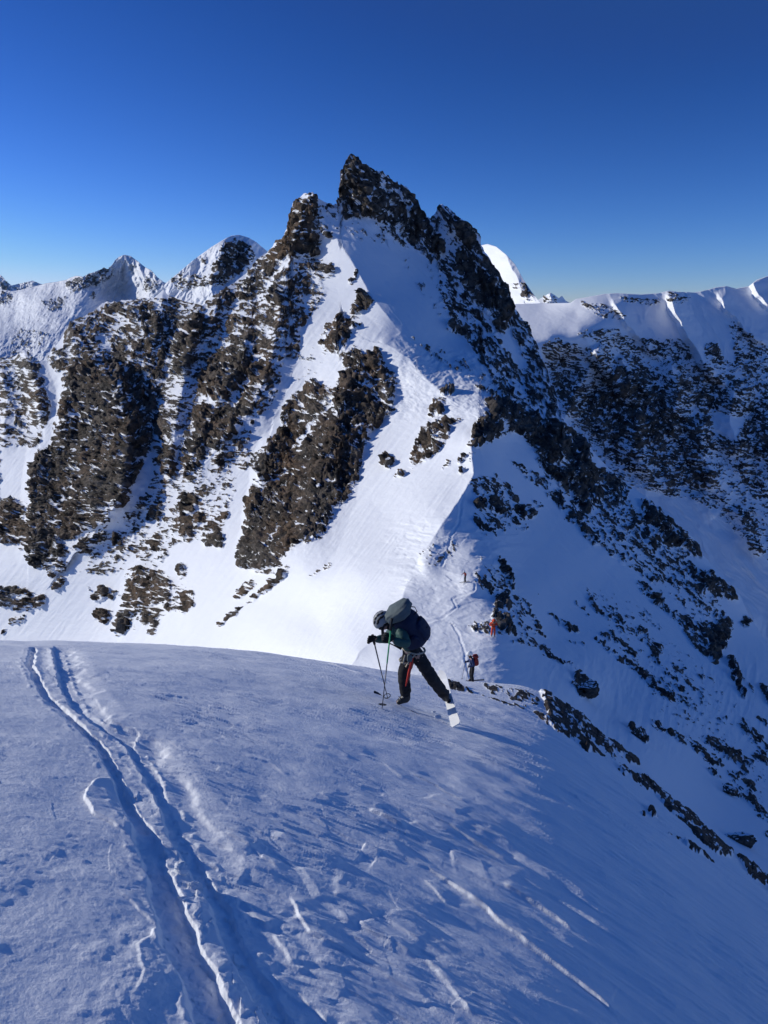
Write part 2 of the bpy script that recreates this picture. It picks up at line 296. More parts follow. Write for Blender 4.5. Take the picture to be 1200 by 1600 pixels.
ROCK_B = [  # (outline, share of bare rock)
    ([(180, 560), (300, 500), (460, 480), (470, 540), (430, 600), (400, 660), (370, 760), (350, 830), (260, 860), (180, 900), (120, 900), (170, 830), (230, 760), (250, 690)], .31),
    ([(100, 500), (160, 480), (410, 430), (440, 500), (400, 560), (200, 580), (100, 580)], .42), ([(0, 560), (60, 550), (80, 640), (60, 700), (0, 700)], .38),
    ([(440, 560), (540, 480), (560, 480), (520, 560), (470, 620)], .22), ([(200, 870), (320, 900), (280, 990), (170, 1000)], .2), ([(690, 440), (800, 560), (900, 700), (1000, 800), (1100, 900), (1160, 1000), (1080, 960), (940, 850), (860, 760), (800, 640), (720, 520)], .34),
    ([(600, 360), (690, 400), (780, 560), (700, 520), (640, 440)], .22), ([(500, 330), (560, 345), (620, 370), (600, 385), (540, 370), (505, 345)], .24), ([(630, 520), (720, 560), (800, 610), (760, 605), (680, 570)], .26), ([(900, 900), (1000, 940), (1100, 1040), (1200, 1160), (1200, 1300), (1100, 1200), (1000, 1080)], .225), ([(735, 700), (800, 760), (830, 830), (760, 830)], .34), ([(740, 860), (800, 900), (860, 1000), (790, 980)], .3),
    ([(105, 590), (118, 573), (135, 562), (150, 555), (175, 562), (190, 575), (215, 590), (240, 610), (245, 640), (238, 670), (228, 700), (215, 735), (205, 760), (195, 785), (170, 787), (172, 812), (150, 825), (125, 835), (112, 842), (95, 845), (105, 865), (92, 890), (75, 885), (50, 885), (40, 870), (35, 830), (45, 790), (48, 740), (58, 710), (80, 700), (92, 660), (98, 625)], .80),
    ([(105, 600), (118, 573), (140, 568), (150, 590), (148, 620), (110, 628)], .95), ([(150, 740), (185, 735), (200, 750), (192, 782), (160, 780)], .95),
    ([(0, 785), (20, 778), (40, 790), (35, 845), (0, 850)], .8),
    ([(155, 478), (185, 472), (240, 470), (250, 480), (245, 500), (215, 510), (190, 495), (165, 490)], .72),
    ([(110, 505), (130, 492), (150, 487), (165, 500), (160, 520), (150, 545), (115, 545), (100, 530), (95, 520)], .52),
    ([(75, 560), (85, 540), (95, 545), (105, 560), (105, 580), (85, 578), (72, 560)], .6),
    ([(180, 520), (210, 500), (250, 495), (290, 490), (300, 500), (295, 530), (270, 550), (240, 555), (200, 570), (178, 565), (175, 540)], .62),
    ([(255, 460), (285, 470), (315, 480), (310, 500), (270, 495), (250, 480)], .5),
    ([(150, 560), (190, 575), (250, 545), (268, 560), (255, 600), (240, 620), (210, 600), (170, 590)], .68),
    ([(272, 585), (275, 550), (290, 525), (305, 495), (314, 490), (312, 540), (300, 560), (292, 585)], .85),
    ([(25, 560), (36, 547), (47, 555), (55, 580), (70, 610), (76, 650), (65, 665), (40, 650), (25, 600), (15, 575)], .55),
    ([(0, 575), (12, 590), (8, 640), (0, 645)], .45), ([(22, 640), (38, 662), (32, 682), (22, 660)], .6), ([(0, 685), (15, 680), (18, 697), (0, 700)], .5), ([(-250, 580), (0, 570), (0, 780), (-250, 800)], .5),
    ([(338, 465), (350, 450), (365, 460), (400, 438), (410, 452), (385, 465), (358, 478), (338, 476)], .72),
    ([(390, 412), (408, 402), (418, 396), (414, 440), (395, 450), (380, 440)], .62),
    ([(365, 500), (375, 490), (415, 485), (412, 530), (405, 555), (395, 570), (370, 575), (360, 560), (355, 530), (365, 520)], .6),
    ([(312, 500), (335, 500), (350, 515), (335, 530), (315, 530)], .6), ([(300, 530), (350, 522), (352, 540), (305, 552)], .42),
    ([(330, 565), (350, 545), (370, 545), (385, 565), (390, 580), (380, 600), (360, 610), (350, 625), (330, 628), (310, 615), (303, 630), (315, 590), (325, 580)], .85),
    ([(405, 530), (425, 520), (435, 545), (420, 560), (405, 555)], .6),
    ([(395, 575), (415, 558), (425, 570), (425, 592), (410, 600), (392, 598)], .9),
    ([(380, 615), (395, 600), (405, 605), (400, 640), (385, 650), (370, 645), (372, 625)], .8),
    ([(400, 610), (440, 588), (440, 605), (420, 640), (400, 650), (400, 625)], .5),
    ([(300, 640), (320, 632), (340, 640), (365, 640), (378, 652), (375, 670), (350, 690), (335, 702), (325, 690), (315, 720), (300, 748), (290, 742), (288, 712), (300, 690), (310, 675), (305, 655)], .88),
    ([(333, 722), (345, 695), (362, 688), (357, 700), (345, 738)], .65), ([(373, 727), (385, 700), (402, 715), (402, 730), (380, 734)], .5), ([(365, 690), (378, 683), (380, 700), (368, 702)], .55),
    ([(245, 690), (262, 688), (275, 700), (278, 728), (265, 756), (255, 730), (248, 710)], .8),
    ([(240, 650), (262, 622), (282, 632), (287, 655), (265, 682), (245, 682), (232, 672)], .6), ([(235, 690), (255, 670), (262, 700), (240, 706)], .65),
    ([(285, 740), (362, 738), (348, 790), (300, 802), (278, 792)], .3), ([(298, 755), (330, 745), (335, 765), (312, 777), (300, 770)], .45),
    ([(286, 775), (300, 771), (311, 784), (306, 800), (290, 809), (286, 795)], .95),
    ([(265, 832), (275, 812), (300, 808), (316, 802), (319, 815), (305, 830), (297, 847), (280, 838)], .7),
    ([(317, 852), (325, 817), (340, 820), (349, 840), (346, 864), (335, 850), (322, 856)], .75), ([(345, 812), (355, 800), (361, 802), (350, 816)], .7),
    ([(219, 792), (235, 779), (233, 789), (225, 799)], .75), ([(234, 802), (240, 790), (255, 785), (259, 796), (250, 817), (245, 812)], .65), ([(216, 822), (235, 808), (238, 818), (222, 826)], .6),
    ([(174, 850), (183, 831), (194, 836), (187, 852)], .75), ([(118, 862), (124, 842), (140, 840), (160, 831), (166, 842), (150, 850), (140, 864)], .8), ([(185, 867), (205, 850), (207, 862), (190, 871)], .6), ([(204, 840), (210, 825), (212, 838), (207, 846)], .7),
    ([(230, 852), (245, 836), (251, 845), (249, 860), (235, 857)], .75), ([(254, 852), (266, 868), (252, 878), (243, 872)], .65),
    ([(210, 890), (225, 885), (250, 893), (263, 908), (269, 925), (266, 957), (258, 952), (255, 930), (245, 946), (225, 948), (215, 958), (195, 968), (197, 930), (196, 910)], .72),
    ([(178, 972), (188, 962), (201, 964), (202, 980), (190, 992), (178, 984)], .97), ([(222, 955), (250, 950), (246, 972), (225, 972)], .75), ([(233, 994), (241, 970), (249, 960), (244, 985)], .65),
    ([(277, 886), (285, 874), (291, 895), (281, 904)], .85), ([(282, 930), (300, 921), (304, 945), (290, 962), (283, 955)], .78),
    ([(136, 927), (142, 914), (144, 925)], .7), ([(144, 932), (155, 917), (171, 921), (167, 936), (150, 944)], .75), ([(170, 930), (183, 919), (184, 931), (172, 939)], .65), ([(145, 967), (158, 951), (172, 954), (172, 966), (161, 977), (155, 966)], .8),
    ([(84, 917), (93, 904), (105, 905), (97, 916), (89, 928)], .75),
    ([(0, 922), (15, 914), (25, 920), (40, 918), (47, 930), (60, 929), (74, 929), (62, 946), (50, 957), (35, 948), (22, 952), (20, 940), (0, 948)], .78),
    ([(15, 968), (42, 960), (37, 971), (18, 975)], .7), ([(3, 990), (7, 979), (11, 980), (9, 990)], .8), ([(70, 892), (100, 878), (114, 876), (97, 891), (80, 902)], .65),
    ([(541, 545), (555, 546), (578, 557), (590, 540), (597, 555), (600, 580), (620, 583), (619, 600), (615, 632), (610, 647), (592, 665), (570, 686), (562, 712), (560, 745), (545, 765), (545, 778), (520, 790), (517, 815), (515, 825), (495, 840), (455, 850), (430, 887), (405, 892), (372, 887), (372, 862), (385, 835), (385, 810), (388, 770), (402, 755), (403, 715), (420, 700), (440, 675), (455, 660), (480, 650), (510, 640), (530, 610), (540, 580)], .86),
    ([(500, 650), (520, 630), (530, 680), (515, 720), (500, 740), (475, 745), (462, 720), (480, 690)], .97), ([(440, 840), (500, 800), (515, 825), (495, 842), (452, 850)], .93), ([(404, 718), (430, 715), (440, 735), (425, 750), (404, 750)], .95),
    ([(402, 755), (430, 740), (460, 731), (450, 748), (425, 762), (400, 766)], .12), ([(448, 704), (465, 688), (498, 652), (485, 688), (465, 706)], .1), ([(420, 838), (440, 820), (436, 832), (424, 845)], .1),
    ([(590, 540), (598, 560), (600, 590), (585, 580), (578, 560)], .75), ([(568, 580), (618, 584), (615, 640), (585, 640), (570, 610)], .62),
    ([(440, 675), (440, 640), (470, 605), (490, 600), (520, 610), (530, 600), (540, 600), (520, 660), (490, 660), (460, 682), (440, 672), (425, 690)], .68),
    ([(475, 600), (490, 594), (502, 600), (495, 616), (480, 620)], .75), ([(505, 545), (520, 520), (535, 505), (555, 502), (567, 510), (552, 520), (540, 545), (530, 557), (522, 547)], .72),
    ([(549, 486), (558, 462), (575, 459), (583, 470), (570, 488), (555, 490)], .92), ([(512, 520), (530, 490), (540, 488), (527, 515)], .75), ([(545, 442), (555, 419), (559, 425), (550, 446)], .75), ([(500, 545), (510, 505), (520, 508), (515, 547)], .6),
    ([(368, 922), (395, 905), (402, 915), (375, 937), (364, 933)], .7),
    ([(335, 976), (385, 942), (400, 930), (440, 893), (454, 881), (450, 897), (430, 916), (400, 936), (380, 950), (345, 978)], .85),
    ([(480, 900), (520, 878), (520, 886), (490, 900)], .5), ([(505, 868), (520, 876), (508, 880)], .4),
    ([(455, 320), (462, 310), (475, 301), (490, 299), (499, 310), (495, 330), (490, 350), (500, 395), (480, 404), (462, 400), (450, 395), (430, 422), (415, 437), (415, 410), (418, 393), (440, 370), (450, 350), (455, 335)], .85),
    ([(466, 306), (480, 302), (480, 314), (468, 316)], .1),
    ([(427, 440), (450, 410), (480, 408), (520, 413), (525, 430), (500, 440), (505, 460), (480, 475), (455, 482), (430, 482), (425, 460)], .52),
    ([(425, 445), (440, 440), (440, 480), (426, 480)], .85), ([(425, 480), (440, 470), (470, 480), (492, 490), (467, 520), (467, 537), (440, 532), (422, 525), (420, 500)], .58), ([(440, 540), (467, 538), (467, 556), (440, 560)], .45),
    ([(500, 350), (515, 355), (520, 370), (505, 372)], .7), ([(480, 412), (520, 412), (524, 425), (500, 432), (485, 428)], .7), ([(500, 440), (515, 450), (480, 505), (470, 480)], .45),
    ([(667, 647), (680, 622), (695, 625), (694, 645), (685, 652), (670, 650)], .72), ([(645, 700), (664, 665), (690, 658), (713, 655), (702, 680), (687, 705), (665, 722), (643, 724)], .72), ([(663, 668), (668, 655), (685, 653), (680, 662)], .6), ([(636, 730), (655, 715), (657, 730), (640, 733)], .55), ([(706, 660), (720, 650), (716, 662)], .6),
    ([(598, 716), (607, 709), (615, 718), (608, 731), (599, 729)], .99), ([(618, 742), (624, 733), (631, 737), (629, 746), (620, 747)], .95),
    ([(714, 724), (728, 707), (730, 716), (718, 727)], .8), ([(714, 742), (725, 731), (728, 740)], .8), ([(690, 732), (703, 720), (704, 729)], .65),
    ([(735, 697), (738, 675), (745, 660), (755, 654), (777, 660), (782, 682), (757, 692), (750, 699)], .85),
    ([(688, 608), (710, 605), (716, 612), (700, 619), (688, 617)], .75), ([(738, 603), (765, 609), (792, 622), (770, 621), (745, 611)], .6),
    # shaded side
    ([(530, 322), (530, 300), (533, 270), (540, 250), (548, 240), (562, 245), (575, 258), (592, 266), (605, 270), (615, 280), (625, 288), (650, 306), (655, 325), (670, 343), (687, 370), (693, 390), (691, 402), (675, 396), (650, 377), (630, 373), (600, 357), (590, 340), (570, 335), (555, 338), (535, 331)], .84),
    ([(583, 278), (600, 290), (612, 305), (603, 306), (590, 293)], .15), ([(619, 298), (632, 308), (648, 328), (640, 331), (622, 316)], .2), ([(505, 318), (530, 322), (560, 338), (540, 345), (510, 335)], .5), ([(590, 340), (690, 400), (700, 420), (660, 400), (600, 365)], .5),
    ([(673, 342), (684, 321), (697, 322), (716, 339), (742, 355), (752, 370), (750, 386), (777, 416), (797, 460), (802, 490), (787, 500), (780, 522), (765, 492), (730, 457), (712, 427), (700, 402), (690, 380), (682, 360)], .8),
    ([(664, 338), (684, 326), (690, 345), (700, 362), (690, 378), (676, 360)], .30),
    ([(690, 363), (705, 366), (722, 374), (734, 386), (715, 384), (712, 420), (700, 402)], .12), ([(712, 395), (735, 400), (760, 440), (750, 460), (725, 440)], .97),
    ([(765, 445), (797, 448), (800, 480), (787, 512), (783, 522), (768, 500), (752, 475)], .98),
    ([(798, 500), (826, 500), (836, 530), (846, 560), (866, 600), (872, 628), (855, 622), (835, 582), (820, 562), (805, 530)], .88),
    ([(690, 440), (720, 450), (745, 475), (775, 525), (795, 562), (805, 582), (790, 602), (770, 582), (750, 552), (720, 522), (700, 492), (685, 460)], .46),
    ([(690, 395), (740, 460), (800, 560), (812, 600), (790, 560), (740, 500), (690, 430)], .5), ([(733, 540), (750, 538), (762, 547), (758, 556), (745, 550)], .8), ([(700, 500), (727, 514), (729, 526), (700, 516)], .8), ([(764, 597), (785, 604), (801, 612), (795, 623), (780, 615)], .9),
    ([(810, 575), (840, 590), (866, 615), (877, 652), (855, 652), (830, 622)], .55), ([(800, 470), (830, 520), (870, 625), (840, 600), (800, 520)], .5),
    ([(758, 625), (790, 623), (840, 650), (872, 660), (905, 680), (919, 692), (918, 720), (937, 732), (940, 760), (936, 792), (915, 797), (890, 772), (860, 742), (850, 720), (835, 700), (820, 682), (790, 670), (768, 657)], .84),
    ([(830, 672), (872, 662), (905, 680), (918, 694), (915, 720), (880, 715), (845, 700)], .98), ([(862, 720), (905, 722), (890, 730), (866, 735)], .3),
    ([(930, 728), (955, 738), (987, 762), (977, 787), (955, 787), (940, 762)], .65), ([(900, 780), (955, 790), (1000, 800), (960, 800)], .3),
    ([(738, 748), (775, 760), (777, 790), (750, 792), (737, 780)], .5), ([(740, 787), (770, 775), (790, 796), (785, 802), (745, 794)], .8), ([(790, 765), (802, 772), (817, 800), (802, 792)], .55), ([(814, 785), (839, 802), (836, 809), (820, 813), (811, 800)], .8), ([(830, 780), (852, 785), (845, 795)], .5),
    ([(790, 715), (850, 745), (872, 782), (850, 767), (812, 742)], .42), ([(742, 800), (760, 818), (777, 844), (760, 837), (738, 815)], .55), ([(740, 700), (790, 705), (800, 740), (745, 745)], .18),
    ([(778, 870), (786, 872), (792, 890), (804, 914), (796, 915), (784, 895)], .85), ([(1000, 780), (1015, 782), (1045, 805), (1062, 824), (1094, 852), (1095, 870), (1080, 867), (1060, 852), (1040, 850), (1020, 832), (1004, 806)], .78),
    ([(988, 818), (1010, 828), (1024, 835), (1027, 860), (1010, 846)], .65), ([(1080, 893), (1110, 893), (1136, 909), (1157, 936), (1140, 938), (1110, 922), (1094, 928)], .72),
    ([(1098, 970), (1112, 985), (1128, 960), (1142, 978), (1134, 1000), (1122, 1042), (1110, 1032), (1099, 1000)], .85), ([(1150, 978), (1160, 966), (1177, 963), (1172, 977), (1160, 980)], .75),
    ([(730, 893), (760, 905), (790, 935), (780, 940), (745, 915)], .5), ([(772, 934), (790, 932), (797, 950), (786, 957), (776, 948)], .95), ([(768, 957), (790, 962), (802, 984), (814, 991), (795, 994), (768, 984)], .85), ([(728, 976), (762, 973), (772, 990), (740, 987)], .62), ([(680, 975), (720, 974), (730, 980), (690, 980)], .4),
    ([(893, 1062), (901, 1046), (915, 1056), (931, 1075), (926, 1092), (906, 1088)], .97), ([(980, 1130), (990, 1129), (1012, 1155), (1011, 1164), (996, 1151)], .95),
    ([(1128, 1225), (1150, 1236), (1157, 1247), (1142, 1243)], .97), ([(640, 905), (700, 880), (740, 840), (720, 800), (680, 860)], .15), ([(655, 862), (700, 830), (720, 860), (680, 890), (652, 885)], .25),
]
STREAK_B = [  # (line, width, share)
    ([(858, 768), (900, 815), (932, 847)], 13, .62), ([(930, 845), (975, 880), (1022, 907)], 4, .7), ([(1000, 915), (1040, 950), (1085, 985), (1125, 1005)], 15, .58), ([(1050, 960), (1090, 1010), (1112, 1030)], 10, .5),
    ([(1140, 1030), (1148, 1055), (1160, 1085)], 9, .8), ([(1150, 1050), (1175, 1080)], 4, .6), ([(930, 998), (960, 1025), (990, 1042), (1020, 1070), (1050, 1092)], 6, .8), ([(1000, 1048), (1035, 1070)], 4, .7), ([(1018, 1020), (1035, 1045), (1065, 1078)], 5, .75), ([(1055, 1090), (1085, 1105)], 4, .8),
    ([(800, 1001), (830, 1006), (858, 1016)], 5, .62), ([(848, 1020), (868, 1030), (900, 1042)], 5, .7), ([(815, 990), (835, 1002)], 4, .8), ([(855, 960), (880, 975), (905, 990)], 6, .65), ([(880, 975), (900, 985)], 8, .7), ([(920, 940), (950, 965), (980, 990)], 12, .45), ([(900, 940), (930, 975)], 6, .5), ([(940, 990), (975, 1010), (1000, 1025)], 8, .55), ([(885, 1000), (910, 1010)], 4, .6),
    ([(1020, 1130), (1060, 1150)], 7, .8), ([(1060, 1156), (1095, 1175), (1125, 1195)], 7, .62), ([(1105, 1158), (1140, 1175), (1165, 1198)], 14, .62), ([(1145, 1210), (1178, 1232)], 9, .62), ([(1155, 1128), (1200, 1168)], 8, .6), ([(1165, 1245), (1200, 1280)], 7, .7), ([(1110, 1205), (1125, 1215)], 4, .7), ([(1180, 1180), (1200, 1190)], 6, .8), ([(1190, 1070), (1210, 1110)], 8, .8), ([(1180, 1120), (1200, 1135)], 5, .7),
    ([(812, 905), (850, 935)], 4, .4), ([(745, 860), (775, 875)], 5, .4), ([(790, 930), (830, 945)], 5, .4), ([(640, 1040), (700, 1048)], 5, .3), ([(1050, 1040), (1085, 1075)], 4, .5), ([(1200, 1300), (1300, 1380)], 10, .5),
    ([(925, 820), (960, 852)], 5, .35), ([(1060, 860), (1075, 890)], 6, .5), ([(735, 700), (735, 740), (730, 770)], 6, .3), ([(965, 960), (1000, 1000)], 7, .45), ([(1000, 985), (1030, 1020)], 6, .5),
]

def rock_map(polys, streaks, x0, y0, x1, y1, blur=1.6, halo=0):
    gx, gy = np.meshgrid(np.arange(x0, x1), np.arange(y0, y1)); D = np.zeros(gx.shape, np.float32)
    for poly, d in polys:
        a = [p[0] for p in poly]; b = [p[1] for p in poly]
        i0, i1 = max(0, int(min(a)) - x0 - 1), int(max(a)) - x0 + 2; j0, j1 = max(0, int(min(b)) - y0 - 1), int(max(b)) - y0 + 2
        X = gx[j0:j1, i0:i1]; Y = gy[j0:j1, i0:i1]
        if X.size == 0: continue
        m = inside(X + .5, Y + .5, poly)
        D[j0:j1, i0:i1][m] = d
    for line, wd, d in streaks:
        a = [p[0] for p in line]; b = [p[1] for p in line]
        i0, i1 = max(0, int(min(a)) - x0 - 20), int(max(a)) - x0 + 20; j0, j1 = max(0, int(min(b)) - y0 - 20), int(max(b)) - y0 + 20
        X = gx[j0:j1, i0:i1]; Y = gy[j0:j1, i0:i1]
        dd, _, _ = pline(X, Y, line)
        D[j0:j1, i0:i1] = np.maximum(D[j0:j1, i0:i1], d * sstep(wd * .62, wd * .38, dd))
    k = np.exp(-np.arange(-6, 7) ** 2 / (2 * blur ** 2)); k /= k.sum()
    D = np.apply_along_axis(lambda r: np.convolve(r, k, 'same'), 1, D)
    D = np.apply_along_axis(lambda r: np.convolve(r, k, 'same'), 0, D)
    if halo:
        kw = np.exp(-np.arange(-36, 37) ** 2 / (2 * 13. ** 2)); kw /= kw.sum()
        W = np.apply_along_axis(lambda r: np.convolve(r, kw, 'same'), 1, D)
        W = np.apply_along_axis(lambda r: np.convolve(r, kw, 'same'), 0, W)
        D = np.maximum(D, np.minimum(halo * W, .30))
    def f(X, Y):
        x = np.clip(X - x0 - .5, 0, D.shape[1] - 1.01); y = np.clip(Y - y0 - .5, 0, D.shape[0] - 1.01)
        i = x.astype(int); j = y.astype(int); fx = x - i; fy = y - j
        return (D[j, i] * (1 - fx) + D[j, i + 1] * fx) * (1 - fy) + (D[j + 1, i] * (1 - fx) + D[j + 1, i + 1] * fx) * fy
    return f

def rib_field(U, Vv, ribs, wob=4, rt=.55):
    wx = U + wob * fbm(U / 22, Vv / 22, 3); wy = Vv + wob * fbm(U / 22 + 50, Vv / 22, 3)
    o = np.zeros(U.shape)
    for line, h, wl, wr in ribs:
        mw = max(wl, wr) + 12
        a = [p[0] for p in line]; b = [p[1] for p in line]
        m = (U > min(a) - mw) & (U < max(a) + mw) & (Vv > min(b) - mw) & (Vv < max(b) + mw)
        if not m.any(): continue
        d, sg, al = pline(wx[m], wy[m], line)
        # walking down the picture, positive side is the left
        wv = np.where(sg * 1.0 > 0, wl, wr)
        if line[-1][1] < line[0][1]: wv = np.where(sg > 0, wr, wl)
        t = np.clip(1 - d / wv, 0, 1)
        prof = t ** 1.15 * (rt + (1 - rt) * sstep(0, .15, al)) * (.4 + .6 * sstep(1, .8, al))
        o[m] = np.maximum(o[m], h * prof) + .35 * np.minimum(o[m], h * prof)
    return o

def rock_value(D, U, Vv, ang, lam=1.0, amp=1.0):
    """density + ledge-aligned noise, .5 is the rock/snow edge"""
    wu = U + 5 * lam * fbm(U / (26 * lam), Vv / (26 * lam), 3); wv = Vv + 5 * lam * fbm(U / (26 * lam) + 31, Vv / (26 * lam), 3)
    a, b = rot(wu, wv, ang)
    n = .50 * perlin(a / (26 * lam), b / (13 * lam)) + .62 * perlin(a / (11.5 * lam) + 9, b / (4.6 * lam)) + .5 * perlin(a / (5.2 * lam) + 3, b / (2.5 * lam)) + .45 * perlin(a / (9.5 * lam), b / (2.1 * lam) + 7) + .25 * perlin(a / (2.4 * lam), b / (1.6 * lam))
    return n * .62 * amp

def relief(name, colx, top, bot, rows, logY, ribs, rockf, ang, mat, disp=1.0, jag=1.0, lam=1.0, back=.5, tone=None, extra=None, backslope=.9, snow_amp=.25, label=None, big=0.0, bumps=None, gul='left'):
    cx = colx; yt = np.interp(cx, *zip(*top)); yb = np.interp(cx, *zip(*bot))
    D0 = rockf(cx, yt + 6)
    yt = yt + jag * (1.6 * perlin(cx / 9, cx * 0) + 2.2 * crag(cx / 4.5, cx * 0 + .5) * sstep(.3, .8, D0)) * (.25 + sstep(.3, .8, D0))
    s = np.linspace(0, 1, rows)[:, None]
    U = np.broadcast_to(cx, (rows, len(cx))).copy(); Vv = yb + (yt - yb) * s
    base = logY(U, Vv)
    lg = base - rib_field(U, Vv, ribs, rt=.12 if name == 'glacier_wall' else .55)
    if big: lg = lg - big * (fbm(U / 70, Vv / 70, 3))
    if extra is not None: lg = lg + extra(U, Vv)
    D = rockf(U + 7 * lam * fbm(U / 13, Vv / 13, 3), Vv + 6 * lam * fbm(U / 13 + 40, Vv / 13, 3))
    A = ang(U, Vv) if callable(ang) else ang
    n = rock_value(D, U, Vv, A, lam)
    # beds of rock: each band juts out below and carries a snowy ledge on top
    a, b = rot(U + 6 * lam * fbm(U / 30, Vv / 30, 3), Vv + 6 * lam * fbm(U / 30 + 8, Vv / 30, 3), A)
    crack = sstep(.55, .95, ridged(a / (15 * lam) + 3, b / (34 * lam), 2))
    led = np.zeros(U.shape); snowy = np.zeros(U.shape)
    for lb, am in ((13.0 * lam, 1.5), (5.6 * lam, .8)):
        ph = b / lb + .9 * fbm(a / (38 * lam), b / (30 * lam) + lb, 3); fl_ = np.floor(ph); sw = ph - fl_
        on = sstep(-.25, .15, perlin(a / (19 * lam) + fl_ * 7.7, fl_ * 3.3 + .5))
        led += am * on * sstep(0, .38, sw) * sstep(1.0, .90, sw)
        snowy += am * on * sstep(.0, .06, sw) * sstep(.36, .22, sw)
    g1, g2 = rot(U + 8 * fbm(U / 40, Vv / 40, 2), Vv, 118.) if gul == 'left' else rot(U + 8 * fbm(U / 40, Vv / 40, 2), Vv, 56.)
    if gul == 'both':
        cx_ = np.interp(Vv, cr_y, cr_x); l1, l2 = rot(U + 8 * fbm(U / 40, Vv / 40, 2), Vv, 116.)
        g1 = np.where(U < cx_, l1, g1); g2 = np.where(U < cx_, l2, g2)
    gl = ridged(g1 / (150 * lam), g2 / (21 * lam), 3)
    n = n - .30 * snowy + .08 + .17 * gl - .22 * crack
    hot = sstep(.12, .3, D)
    R = np.clip(.475 + (D - .5) * .88 + n * 1.15, 0, 1) * hot
    lg = lg - .004 * disp * sstep(.2, .8, D) 
    Yf = np.exp(lg); P = at(U, Vv, Yf)
    N = normals(P)
    # make normals face the camera
    flip = (N * P).sum(-1) > 0; N[flip] *= -1
    rs = sstep(.42, .58, R)
    
    blk = 2.1 * led - 2.4 * crack + 3.6 * crag(U / (38 * lam), Vv / (46 * lam)) * sstep(.6, .9, D) + 2.9 * crag(a / (19 * lam), b / (13 * lam)) + 1.7 * crag(a / (7.5 * lam) + 4, b / (4.2 * lam)) + .9 * crag(a / (3.6 * lam), b / (2.2 * lam) + 8)
    soft = 1.4 * fbm(U / (16 * lam), Vv / (16 * lam), 4)
    sn = snow_amp * (fbm(a / 24, b / 10, 4) * 1.2 + .35 * fbm(a / 6, b / 3.2, 3))
    if bumps is not None: sn = sn + bumps(U, Vv)
    but = 4.5 * ridged((U + .25 * Vv) / (34 * lam), Vv / (150 * lam), 2) * sstep(.5, .8, D)
    solid = sstep(.45, .8, D)
    d = rs * (.9 + (.45 + .75 * solid) * blk + soft) + but * .7 + sn + .8 * sstep(.25, .6, D) * fbm(U / 14, Vv / 14, 3)
    d = d * (1 - .6 * sstep(.965, 1.0, s))
    P = P + N * (d * disp * Yf / FPX)[..., None]
    # far side
    K = 26; e = (np.arange(1, K + 1) / K) ** 2.2 * back
    last = P[-1]; hd = last.copy(); hd[:, 2] = 0
    rows2 = [last + hd * ee + np.stack([0 * hd[:, 0], 0 * hd[:, 0], -np.linalg.norm(hd, axis=1) * ee * backslope], -1) for ee in e]
    P2 = np.concatenate([P, np.array(rows2)], 0)
    Rf = np.concatenate([R, np.repeat(R[-1:], K, 0)], 0)
    T = tone(U, Vv) if tone is not None else np.zeros(U.shape)
    T = np.concatenate([T, np.repeat(T[-1:], K, 0)], 0)
    return grid_mesh(name, P2, mat, {'rock': Rf, 'tone': T}, label)

